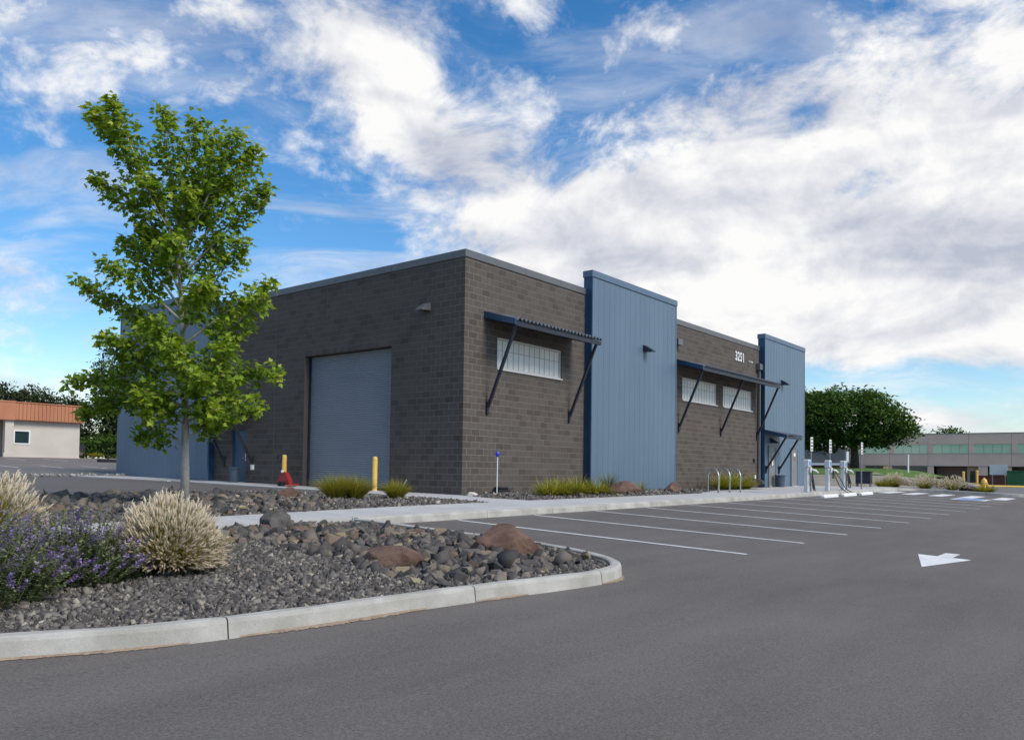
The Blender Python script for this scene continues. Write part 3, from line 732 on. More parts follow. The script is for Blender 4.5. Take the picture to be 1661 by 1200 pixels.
# wall lamps: wedge shaped wall packs
def wallpack(o, ax):
    mb = MB(); x, y, z = o; w = .17
    if ax == 'R': pts = [(x - w, y, z - .10), (x + w, y, z - .10), (x + w, y, z + .16), (x - w, y, z + .16), (x - w * .9, y - .38, z - .13), (x + w * .9, y - .38, z - .13), (x + w * .9, y - .38, z - .085), (x - w * .9, y - .38, z - .085)]
    else: pts = [(x, y - w, z - .10), (x, y + w, z - .10), (x, y + w, z + .16), (x, y - w, z + .16), (x - .38, y - w * .9, z - .13), (x - .38, y + w * .9, z - .13), (x - .38, y + w * .9, z - .085), (x - .38, y - w * .9, z - .085)]
    mb.add(pts, [(0, 3, 2, 1), (4, 5, 6, 7), (0, 1, 5, 4), (1, 2, 6, 5), (2, 3, 7, 6), (3, 0, 4, 7)])
    mb.build('wall_lamp', M['coping'] if ax == 'L' else M['steel'], bld)
wallpack((10.82, -.33, 5.60), 'R'); wallpack((26.4, -.33, 5.65), 'R'); wallpack((-.002, 1.62, 5.76), 'L'); wallpack((24.75, -.33, 2.35), 'R')
# scuppers, downspout, wall boxes
sc = MB().bbox(14.0, 14.42, -.22, -.004, 6.22, 6.50, .01).build('scupper_box', M['coping'], bld)
sc = MB().bbox(23.36, 23.78, -.24, -.004, 6.10, 6.42, .01).build('scupper_box', M['coping'], bld)
MB().beam((23.66, -.09, 6.12), (23.66, -.09, .25), .12, .10, (0, 1, 0)).beam((23.66, -.09, .25), (23.66, -.34, .12), .12, .10, (1, 0, 0)).build('downspout', M['poleg'], sc)
MB().bbox(23.05, 23.17, -.07, -.004, 1.18, 1.36, .006).build('card_reader', M['black'], bld)
MB().bbox(23.1, 23.24, -.09, -.004, .32, .52, .006).build('outlet_box', M['white'], bld)
MB().bbox(-.09, -.004, 11.0, 11.14, .42, .62, .006).build('outlet_box', M['white'], bld)
MB().bbox(13.66, 13.78, -.12, -.03, .0, .55, .006).build('conduit_box', M['dkslate'], bld)
MB().tube([(22.4, -.004, 6.42), (22.4, -.14, 6.40), (22.42, -.2, 6.34)], [.03, .03, .05], 8).build('camera_dome', M['white'], bld)
# house number
for i, ch in enumerate('3251'):
    cv = bpy.data.curves.new('digit', 'FONT'); cv.body = ch; cv.size = .64; cv.extrude = .02; cv.offset = .012; cv.align_x = 'CENTER'
    tmp = bpy.data.objects.new('digit_src', cv); COL.objects.link(tmp)
    me = bpy.data.meshes.new_from_object(tmp.evaluated_get(bpy.context.evaluated_depsgraph_get())); bpy.data.objects.remove(tmp)
    co = np.array([v.co[:] for v in me.vertices]); co[:, 0] *= .74
    cx0 = 20.72 + i * .30
    new = np.stack([co[:, 0] + cx0, -.03 - co[:, 2], co[:, 1] + 6.31 + .235], 1); me.vertices.foreach_set('co', new.ravel()); me.update()
    me.materials.clear(); me.materials.append(M['white']); o = bpy.data.objects.new('digit', me); COL.objects.link(o); o.parent = bld

# ------------------------------------------------------------------ planting beds
inner_near = [(p.x, p.y) for p in offset_line(kl, .148)]
NEAR = [p for p in inner_near if p[0] > -25.5] + [(-9.13, -5.5), (-25.5, -5.5)]
PILE = [(-13.1, -6.6), (-11.6, -5.75), (-10.2, -5.9), (-9.35, -7.6), (-9.25, -9.6), (-9.8, -10.9), (-11.3, -11.3), (-12.9, -11.05), (-12.6, -9.4), (-12.4, -8.0)]
def near_z(x, y):
    d = dist_edge(NEAR, x, y); m_ = min(1, d / 1.6)
    return A(x, y) + .085 + .03 * m_ + (.02 * min(1, dist_edge(PILE, x, y) / .8) if inpoly(PILE, x, y) else 0)
bed1 = struct(polysheet('gravel_bed', NEAR, near_z, M['bed'], None, .5))
BED2 = [(-24, -4.75), (-13.4, -4.6), (-10.8, -4.36), (-8, -4.06), (-5.3, -3.88), (-3.25, -3.86), (-3.0, -2.0), (-2.28, .4), (-2.05, 1.4), (-2.9, 2.6), (-3.7, 4.8), (-7.1, 4.6), (-10, 3.9), (-14, 2.8), (-24, 0)]
def bed2_z(x, y): return U(x, y) - .05 + .05 * min(1, dist_edge(BED2, x, y) / 1.3)
bed2 = struct(polysheet('gravel_bed', BED2, bed2_z, M['bed'], None, .5))
def bed2_kerb():
    ln = [Vector(p) for p in ((-2.05, 1.4), (-2.9, 2.6), (-3.7, 4.85), (-7.1, 4.65), (-10, 3.95), (-14, 2.85), (-24, .05))]
    kerb('kerb_section', ln, lambda x, y: U(x, y) - .10, [3.9, 7.4, 10.4, 14.5], kroot, .10, .13)
bed2_kerb()
BED3 = [(-.01, -.01), (-1.58, -2.6), (-1.5, -3.7), (0, -3.7), (9, -3.57), (13.3, -2.08), (19.1, -2.05), (20.3, -.40), (23.7, -.02)]
def bed3_z(x, y): return U(x, y) - .04 + .05 * min(1, dist_edge(BED3, x, y) / .6)
bed3 = struct(polysheet('gravel_bed', BED3, bed3_z, M['bed'], None, .6))
ISL = [(30.97, -6.6), (30.97, -10.3), (31.3, -10.95), (32.1, -11.35), (36, -11.5), (60, -11.5), (60, -4.0), (30.1, -5.0), (30.4, -5.8)]
isl_z = lambda x, y: A(min(x, 31), y) + .13 - .004 * max(0, x - 31)
struct(polysheet('gravel_lot', ISL, isl_z, M['bedfar'], None, 2.0))

# crushed gravel: small angular stones, sizes as they lie
CUBE = np.array([(-1, -1, -1), (1, -1, -1), (1, 1, -1), (-1, 1, -1), (-1, -1, 1), (1, -1, 1), (1, 1, 1), (-1, 1, 1)], float) * .5
CF = np.array([(0, 3, 2, 1), (4, 5, 6, 7), (0, 1, 5, 4), (1, 2, 6, 5), (2, 3, 7, 6), (3, 0, 4, 7)])
def rotmats(n):
    q_ = rng.normal(size=(n, 4)); q_ /= np.linalg.norm(q_, axis=1)[:, None]; w, x, y, z = q_.T
    return np.stack([1 - 2 * (y * y + z * z), 2 * (x * y - z * w), 2 * (x * z + y * w), 2 * (x * y + z * w), 1 - 2 * (x * x + z * z), 2 * (y * z - x * w), 2 * (x * z - y * w), 2 * (y * z + x * w), 1 - 2 * (x * x + y * y)], 1).reshape(n, 3, 3)
def gravel(name, parent, spots, zf, size, lift=.2, mat='gravel'):
    n = len(spots); sz = size * np.exp(rng.normal(0, .35, n))
    v = CUBE[None] * (1 + rng.uniform(-.45, .35, (n, 8, 1))) * rng.uniform([.8, .6, .35], [1.4, 1.1, .8], (n, 3))[:, None, :] + rng.normal(0, .09, (n, 8, 3))
    v = np.einsum('nij,nkj->nki', rotmats(n), v) * sz[:, None, None]
    z = np.array([zf(x, y) for x, y in spots]) + sz * lift
    v += np.stack([spots[:, 0], spots[:, 1], z], 1)[:, None, :]
    f = (CF[None] + (np.arange(n) * 8)[:, None, None]).reshape(-1, 4)
    return tag(raw(name, v.reshape(-1, 3), f, M[mat], parent, np.repeat(rng.beta(1.5, 2.3, n), 6)), kind='stuff')
def scatter(poly, dens, near=None):
    xs = [p[0] for p in poly]; ys = [p[1] for p in poly]; ar = (max(xs) - min(xs)) * (max(ys) - min(ys)); n = int(ar * dens)
    pts = np.stack([rng.uniform(min(xs), max(xs), n), rng.uniform(min(ys), max(ys), n)], 1)
    # even-odd test on all points at once
    ins = np.zeros(n, bool); j = len(poly) - 1
    for i in range(len(poly)):
        (xi, yi), (xj, yj) = poly[i], poly[j]; c_ = ((yi > pts[:, 1]) != (yj > pts[:, 1])) & (pts[:, 0] < (xj - xi) * (pts[:, 1] - yi) / (yj - yi + 1e-12) + xi); ins ^= c_; j = i
    return pts[ins]
def zgrid(zf, poly, st=.12):
    """fast look-up of a height function"""
    xs = np.arange(min(p[0] for p in poly) - st, max(p[0] for p in poly) + 2 * st, st); ys = np.arange(min(p[1] for p in poly) - st, max(p[1] for p in poly) + 2 * st, st)
    Z = np.array([[zf(x, y) for x in xs] for y in ys])
    def f(x, y):
        i = min(len(xs) - 2, max(0, int((x - xs[0]) / st))); j = min(len(ys) - 2, max(0, int((y - ys[0]) / st))); u = (x - xs[i]) / st; w = (y - ys[j]) / st
        return (Z[j, i] * (1 - u) + Z[j, i + 1] * u) * (1 - w) + (Z[j + 1, i] * (1 - u) + Z[j + 1, i + 1] * u) * w
    return f
nz = zgrid(near_z, [(-18.6, -12), (-9, -5.4)], .2)
VIEW1 = [p for p in NEAR if p[0] > -17.9]; VIEW1 = [(-17.9, -10.1)] + VIEW1[:-1] + [(-14.5, -5.5), (-17.9, -8)]
sp_ = scatter(VIEW1, 1900); sp_ = np.array([p for p in sp_ if not (inpoly(PILE, *p) and dist_edge(PILE, *p) > .35)]); d_ = np.hypot(sp_[:, 0] - CAMP.x, sp_[:, 1] - CAMP.y)
keep = rng.random(len(sp_)) < np.clip((9.5 / d_) ** 2, .25, 1)
gravel('crushed_gravel', bed1, sp_[keep], nz, .026)
b2z = zgrid(bed2_z, [(-16.1, -4.9), (-1.8, 5.2)], .25)
V2 = [p for p in BED2 if p[0] > -14.5]; V2 = V2 + [(-14.2, -4.6)]
gravel('crushed_gravel', bed2, scatter(V2, 420), b2z, .042)
b3z = zgrid(bed3_z, BED3, .3)
gravel('crushed_gravel', bed3, scatter([p for p in BED3 if p[0] < 14] + [(14, -.02)], 300), b3z, .045)

# broken basalt stones: shared shapes, one object each
def stone_mesh(seed, mat=None):
    r_ = random.Random(seed); import bmesh
    bm = bmesh.new()
    pts = [Vector((r_.uniform(-1, 1), r_.uniform(-1, 1), r_.uniform(-1, 1))).normalized() * r_.uniform(.8, 1.1) for _ in range(10)]
    for p in pts: bm.verts.new((p.x * .62, p.y * .5, p.z * .40))
    res = bmesh.ops.convex_hull(bm, input=bm.verts)
    bmesh.ops.delete(bm, geom=[v for v in bm.verts if not v.link_faces], context='VERTS')
    bmesh.ops.dissolve_limit(bm, angle_limit=rad(14), verts=bm.verts, edges=bm.edges)
    bmesh.ops.bevel(bm, geom=list(bm.edges), offset=.012, segments=1, affect='EDGES')
    me = bpy.data.meshes.new('stone'); bm.to_mesh(me); bm.free(); me.materials.append(mat or M['stone']); return me
STONES = [stone_mesh(i) for i in range(14)]
def place_stones(parent, poly, zf, n, smin, smax, avoid=(), sink=.12, mat=None):
    STN = STONES if mat is None else [stone_mesh(50 + i, M[mat]) for i in range(4)]
    placed = []; pts = scatter(poly, 400); k_ = 0
    for x, y in pts:
        if k_ >= n: break
        s_ = random.uniform(smin, smax) * (1.35 if random.random() < .12 else 1)
        if any((x - a_) ** 2 + (y - b_) ** 2 < (r_ + s_ * .3) ** 2 for a_, b_, r_ in avoid): continue
        if any((x - a_) ** 2 + (y - b_) ** 2 < ((s_ + r_) * .36) ** 2 for a_, b_, r_ in placed): continue
        placed.append((x, y, s_)); k_ += 1
        o = bpy.data.objects.new('stone', random.choice(STN)); COL.objects.link(o); o.parent = parent
        o.location = (x, y, zf(x, y) + s_ * sink); o.scale = [s_ * random.uniform(.85, 1.15) for _ in range(3)]
        o.rotation_euler = (random.uniform(-.7, .7), random.uniform(-.7, .7), random.uniform(0, 6.28))
    return k_
BOULD = [(-10.25, -9.9, .62), (-12.15, -9.75, .48), (-11.15, -6.1, .30)]
gravel('broken_stone', bed1, scatter(PILE, 60), nz, .085, .15, 'stone')
place_stones(bed1, PILE, nz, 270, .14, .25, BOULD, .10)
place_stones(bed1, [(-13.6, -7.2), (-12.9, -6.2), (-11.6, -5.7), (-10.4, -5.75), (-11.6, -6.9)], nz, 30, .14, .22, BOULD, .25)
P2 = [(-13.9, -4.3), (-8.9, -3.9), (-7.0, -2.4), (-6.6, .6), (-7.2, 3.9), (-10, 3.4), (-13.6, 1.8)]
place_stones(bed2, P2, b2z, 300, .16, .29, [(-10.35, -2.04, .3)], .10)
gravel('broken_stone', bed2, scatter(P2, 22), b2z, .11, .15, 'stone')
place_stones(bpy.data.objects['gravel_strip'], [(-12, 20.5), (1, 20.5), (1, 21.4), (-12, 21.4)], lambda x, y: U(x, y), 90, .14, .26, mat='palestone')

# boulders
def boulder(name, c, size, seed, mat, label, rz=0, flat=.7, group=None):
    import bmesh
    from mathutils import noise
    r_ = random.Random(seed); bm = bmesh.new()
    bmesh.ops.create_icosphere(bm, subdivisions=4, radius=1)
    planes = [(Vector((r_.uniform(-1, 1), r_.uniform(-1, 1), r_.uniform(-.2, 1))).normalized(), r_.uniform(.58, .84)) for _ in range(17)]
    for v in bm.verts:
        p = v.co.copy(); 
        for n_, d in planes:
            t = p.dot(n_)
            if t > d: p -= n_ * (t - d) * .995
        p += p.normalized() * (noise.fractal(p * 2.2 + Vector((seed, 0, 0)), 1, 2, 4) * .03 + noise.fractal(p * 7 + Vector((seed, 5, 0)), 1, 2, 3) * .02)
        v.co = Vector((p.x * size[0], p.y * size[1], p.z * size[2]))
    me = bpy.data.meshes.new(name); bm.to_mesh(me); bm.free(); me.materials.append(mat)
    o = bpy.data.objects.new(name, me); COL.objects.link(o); o.location = c; o.rotation_euler = (r_.uniform(-.12, .12), r_.uniform(-.12, .12), rz)
    return tag(o, label, 'boulder', group)
GB = 'boulders in the planting beds'
boulder('boulder', (-10.25, -9.95, nz(-10.25, -9.95) + .10), (.54, .38, .30), 3, M['boulder'], 'large rust brown boulder near the rounded kerb corner of the island', rz=-.75, group=GB)
boulder('boulder', (-12.15, -9.80, nz(-12.15, -9.80) + .05), (.48, .34, .20), 8, M['boulder'], 'flat rust brown boulder in the middle of the stone pile', rz=-.75, group=GB)
boulder('boulder', (-11.15, -6.1, nz(-11.15, -6.1) + .10), (.32, .20, .30), 14, M['boulderdk'], 'jagged dark grey boulder at the back of the stone pile by the walk', rz=-.6, group=GB)
boulder('boulder', (-6.2, .35, b2z(-6.2, .35) + .08), (.40, .32, .27), 17, M['boulder'], 'rounded brown boulder in the bed before the yellow bollards', rz=.4, group=GB)
boulder('boulder', (5.1, -2.7, b3z(5.1, -2.7) + .12), (.95, .55, .42), 21, M['boulder'], 'low reddish brown boulder beside the strap leaved clump by the blue tower', rz=.1, group=GB)
boulder('boulder', (9.3, -2.4, b3z(9.3, -2.4) + .10), (.55, .4, .34), 25, M['boulder'], 'small brown boulder left of the bicycle stands', rz=.3, group=GB)
boulder('boulder', (-.35, -.75, U(-.35, -.75) + .02), (.24, .14, .11), 29, M['cream'], 'pale flat stone lying at the corner of the block wall', rz=-.7, group=GB)
boulder('boulder', (32.2, -8.3, isl_z(32.2, -8.3) + .12), (.55, .5, .34), 33, M['black'], 'black rock on the far island beside the fire hydrant', rz=.3, group=GB)

# ------------------------------------------------------------------ grasses and perennials
def basis(d):
    d = d / math.sqrt(d[0] ** 2 + d[1] ** 2 + d[2] ** 2); ln = math.hypot(d[0], d[1]); r_ = np.array((d[1] / ln, -d[0] / ln, 0)) if ln > 1e-4 else np.array((1., 0, 0)); return d, r_, np.array((r_[1] * d[2] - r_[2] * d[1], r_[2] * d[0] - r_[0] * d[2], r_[0] * d[1] - r_[1] * d[0]))
def blades(c, n, h, spread, width, seed, segs=4, droop=.5, base_r=.12, hvar=.3):
    """arching blades: arrays of quads"""
    g = np.random.default_rng(seed); V = []; F = []; T = []
    for i in range(n):
        an = g.uniform(0, 2 * np.pi); lean = spread * np.sqrt(g.random()); L_ = h * (1 - hvar * g.random()); br = base_r * np.sqrt(g.random())
        d = np.array((np.cos(an), np.sin(an), 0)); r_ = np.array((-d[1], d[0], 0)) * (width / 2); tw = g.uniform(-.6, .6); r_ = r_ * np.cos(tw) + d * np.sin(tw) * width / 2
        p0 = np.array(c) + d * br; o = len(V); t_ = g.random()
        for s_ in range(segs + 1):
            t = s_ / segs; th = lean * (t ** .8) ; hor = L_ * (np.sin(lean) * t + droop * lean * t * t * .35); ver = L_ * (t * np.cos(lean * .7) - droop * lean * t * t * .45)
            p = p0 + d * hor + np.array((0, 0, max(ver, .01))); w = 1 - t ** 1.6 * .92
            V += [p - r_ * w, p + r_ * w]
            if s_: F.append((o + 2 * s_ - 2, o + 2 * s_ - 1, o + 2 * s_ + 1, o + 2 * s_)); T.append(np.clip(t_ * .75 + t * .25, 0, 1))
    return np.array(V), np.array(F), np.array(T)
def plumes(c, n, R, H, ln, rad_, seed, zmin=.12, droop=.35):
    """fluffy seed heads over a dome, each with its thin stalk"""
    g = np.random.default_rng(seed); V = []; F = []; T = []; VS = []; FS = []; TS = []
    prof = [(0, .30), (.14, .85), (.35, 1.), (.6, .85), (.82, .5), (1, .08)]
    for i in range(n):
        an = g.uniform(0, 2 * np.pi); el = np.arcsin(zmin + (1 - zmin) * g.random() ** 1.15); rr = 1 - .34 * g.random() ** 1.5 + .10 * (g.random() < .12)
        d = np.array((np.cos(an) * np.cos(el), np.sin(an) * np.cos(el), np.sin(el))); tip = np.array(c) + d * (R, R, H) * rr
        ax = d * (1, 1, .9) + np.array((0, 0, 1.0 * np.sin(el) + .10 - droop * np.cos(el) ** 2)) + g.normal(0, .16, 3); ax, r_, u_ = basis(ax)
        L_ = ln * g.uniform(.75, 1.25); tt = g.random() * .6 + .4 * np.clip(el, 0, 1); o = len(V); b0 = tip - ax * L_ * .5
        bend = np.array((0, 0, -1.)) * L_ * .12
        for s_, w in prof:
            for j in range(5):
                th = 2 * np.pi * j / 5 + s_ * 2; q_ = rad_ * w * g.uniform(.7, 1.3); V.append(b0 + ax * L_ * s_ + bend * s_ * s_ + (r_ * np.cos(th) + u_ * np.sin(th)) * q_)
        for a_ in range(len(prof) - 1):
            for j in range(5): F.append((o + a_ * 5 + j, o + a_ * 5 + (j + 1) % 5, o + a_ * 5 + 5 + (j + 1) % 5, o + a_ * 5 + 5 + j)); T.append(tt)
        for h_ in range(5):                                             # bristles
            s_ = g.uniform(.15, .95); th = g.uniform(0, 6.28); e = (r_ * np.cos(th) + u_ * np.sin(th)); p = b0 + ax * L_ * s_; o2 = len(V)
            q_ = p + e * rad_ * g.uniform(1.5, 2.3) + ax * L_ * .2; V += [p - ax * .004, p + ax * .004, q_, q_ + ax * .002]; F.append((o2, o2 + 1, o2 + 3, o2 + 2)); T.append(min(1, tt + .2))
        o = len(VS); root = np.array(c) + np.array((d[0], d[1], 0)) * .10; prev = None
        for t in (0, .4, .75, 1):
            p = root * (1 - t) + b0 * t + np.array((0, 0, 1)) * .16 * H * np.sin(np.pi * t); VS += [p - r_ * .0022, p + r_ * .0022]
        for t in range(3): FS.append((o + 2 * t, o + 2 * t + 1, o + 2 * t + 3, o + 2 * t + 2)); TS.append(.5 + .4 * g.random())
    return (np.array(V), np.array(F), np.array(T)), (np.array(VS), np.array(FS), np.array(TS))
def fountain_grass(c, R, H, n, seed, label, ln=.10, rd=.0105, nb=900, group=None, zmin=.12):
    o = thing('fountain_grass', c, label, 'ornamental grass', group)
    V, F, T = blades(c, nb, H * 1.0, 1.15, .007, seed, droop=.75, base_r=.16 * R / .6); raw('blades', V, F, M['blade'], o, np.clip(T * .45, 0, 1))
    a_, b_ = plumes(c, n, R, H, ln, rd, seed + 1, zmin); raw('seed_plumes', a_[0], a_[1], M['plume'], o, a_[2]); raw('stalks', b_[0], b_[1], M['blade'], o, b_[2]); return o
GG = 'fountain grasses'
fountain_grass((-14.42, -8.85, nz(-14.42, -8.85)), .57, .76, 2600, 11, 'round fountain grass full of pale cream plumes beside the purple catmint', group=GG)
fountain_grass((-15.35, -6.75, nz(-15.35, -6.75)), .66, .92, 1500, 12, 'cream fountain grass standing behind the purple catmint at the left edge', group=GG)
for i, (x, y, R, H, lb) in enumerate([(32.0, -4.75, .75, .85, 'fountain grass next to the dark cabinet on the far island'), (32.2, -6.25, 1.0, .85, 'widest fountain grass, in the middle of the far island row'), (32.0, -7.65, .85, .8, 'fountain grass beside the black rock on the far island')]):
    fountain_grass((x, y, isl_z(x, y)), R, H, 260, 40 + i, lb, .16, .02, 500, GG, .2)
def tuft(name, c, n, h, spread, w, seed, label, mat, cat, droop=.5, base_r=.12, group=None, segs=4):
    V, F, T = blades(c, n, h, spread, w, seed, segs, droop, base_r)
    o = thing(name, c, label, cat, group); raw('blades', V, F, M[mat], o, T); return o
GT = 'grass tufts before the roller door'
tuft('grass_tuft', (-5.9, -1.15, b2z(-5.9, -1.15)), 1100, .80, .80, .011, 51, 'largest yellow green grass tuft, in the gravel before the roller door', 'blade', 'grass tuft', .9, .16, GT)
tuft('grass_tuft', (-5.45, -1.35, b2z(-5.45, -1.35)), 950, .78, .80, .011, 52, 'yellow green grass tuft grown together with the largest one', 'blade', 'grass tuft', .9, .14, GT)
o = tuft('grass_tuft', (-4.55, -1.85, b2z(-4.55, -1.85)), 900, .62, .80, .011, 53, 'small yellow grass tuft with a white tag, nearest the wall corner', 'blade', 'grass tuft', .9, .12, GT)
MB().beam((-4.45, -1.95, .05), (-4.36, -2.02, .28), .05, .006).build('plant_tag', M['white'], o)
GD = 'strap leaved clumps along the wall'
for i, (x, y, s_, lb) in enumerate([(.75, -2.75, .9, 'leftmost yellow green strap leaved plant by the block wall'), (1.6, -2.65, 1.0, 'strap leaved plant in front of the block wall, second from the left'), (2.45, -2.6, 1.05, 'strap leaved plant third from the left before the blue tower'), (3.3, -2.65, .9, 'strap leaved plant next to the low reddish boulder'), (4.0, -2.5, .6, 'short strap leaved plant touching the reddish boulder')]):
    tuft('strap_leaved_plant', (x, y, b3z(x, y)), 260, .80 * s_, 1.15, .034, 60 + i, lb, 'lily', 'plant', 1.25, .22, GD, 5)
for i, (x, y, s_, lb) in enumerate([(16.6, -1.2, .95, 'yellow green strap leaved plant behind the bicycle stands'), (17.9, -1.25, 1.0, 'strap leaved plant halfway between the bicycle stands and the downspout'), (19.3, -1.0, .95, 'yellowing strap leaved plant nearest the downspout')]):
    tuft('strap_leaved_plant', (x, y, b3z(x, y)), 190, 1.15 * s_, 1.2, .045, 70 + i, lb, 'lily', 'plant', 1.0, .3, GD, 4)
tuft('grass_tuft', (5.2, -2.05, b3z(5.2, -2.05) + .1), 160, .75, .7, .014, 80, 'thin grey green tuft sprouting behind the reddish boulder', 'mint', 'grass tuft', .4, .10, GT)
tuft('grass_tuft', (7.0, -2.3, b3z(7.0, -2.3)), 60, .55, .7, .014, 81, 'sparse little tuft at the foot of the blue tower', 'blade', 'grass tuft', .4, .08, GT)
for i, (x, y, s_, lb) in enumerate([(32.3, -9.1, .5, 'green clump around the foot of the fire hydrant'), (31.7, -4.35, .6, 'low green clump below the dark cabinet')]):
    tuft('green_clump', (x, y, isl_z(x, y)), 420, s_, 1.3, .035, 85 + i, lb, 'lily', 'plant', .8, .45)

def catmint(c, rx, ry, H, n, seed, label):
    g = np.random.default_rng(seed); o = thing('catmint', c, label, 'flowering plant'); V, F, T = [], [], []; V2, F2, T2 = [], [], []; VS, FS = [], []
    def leaf(V, F, T, p, d, L_, w, t):
        V.append((*p, *d, L_, w)); T.append(t)
    for i in range(n):
        an = g.uniform(0, 6.283); q_ = np.sqrt(g.random()); d = np.array((np.cos(an), np.sin(an), 0)); b0 = np.array(c) + d * (rx, ry, 0) * q_ * .8
        hh_ = H * (1 - .62 * q_ ** 2) * g.uniform(.55, 1.12); lean = .25 + .75 * q_; tip = b0 + d * (rx, ry, 0) * .35 * lean * g.uniform(.3, 1) + g.normal(0, .06, 3) * (1, 1, 0) + (0, 0, hh_)
        mid = (b0 + tip) / 2 + (0, 0, hh_ * .12)
        P_ = lambda t: b0 * (1 - t) ** 2 + 2 * mid * t * (1 - t) + tip * t * t
        k_ = len(VS)
        for t in (0, .5, 1): p = P_(t); VS.extend([p + (.003, 0, 0), p - (.003, 0, 0)])
        FS.extend([(k_, k_ + 1, k_ + 3, k_ + 2), (k_ + 2, k_ + 3, k_ + 5, k_ + 4)])
        fl = g.random() < .58; fs = g.uniform(.68, .84) if fl else 1.0; ft = g.random()
        for t in np.arange(.12, fs, .055):
            p = P_(t)
            for s_ in range(3):
                a2 = g.uniform(0, 6.28); leaf(V, F, T, p, np.array((np.cos(a2), np.sin(a2), g.uniform(-.2, .7))), g.uniform(.028, .055), g.uniform(.009, .016), np.clip(.15 + .75 * t * g.uniform(.5, 1.2), 0, 1))
        if fl:
            for t in np.arange(fs, 1.0, .05):
                p = P_(t)
                for s_ in range(6):
                    a2 = g.uniform(0, 6.28); leaf(V2, F2, T2, p + g.normal(0, .008, 3), np.array((np.cos(a2), np.sin(a2), g.uniform(.0, 1))), g.uniform(.018, .034), g.uniform(.006, .011), np.clip(ft * .7 + .3 * g.random(), 0, 1))
    def made(V):
        a_ = np.array(V); p, d, L_, w = a_[:, :3], a_[:, 3:6], a_[:, 6:7], a_[:, 7:8]; d = d / np.linalg.norm(d, axis=1)[:, None]
        r_ = np.cross(d, np.array([(0, 0, 1.)])); r_ /= np.linalg.norm(r_, axis=1)[:, None] + 1e-6
        return np.stack([p, p + d * L_ * .45 + r_ * w, p + d * L_, p + d * L_ * .45 - r_ * w], 1).reshape(-1, 3), np.arange(len(a_) * 4).reshape(-1, 4)
    raw('foliage', *made(V), M['mint'], o, np.array(T)); raw('flower_spikes', *made(V2), M['mintflower'], o, np.array(T2)); raw('stems', np.array(VS), np.array(FS), M['mint'], o, np.full(len(FS), .4)); return o
catmint((-16.55, -9.15, nz(-16.55, -9.15) - .02), 1.0, .85, .88, 900, 91, 'large purple flowering catmint mound at the left edge before the kerb')
catmint((-15.35, -8.75, nz(-15.35, -8.75) - .02), .75, .7, .66, 600, 92, 'lower purple flowering catmint mound touching the round fountain grass')

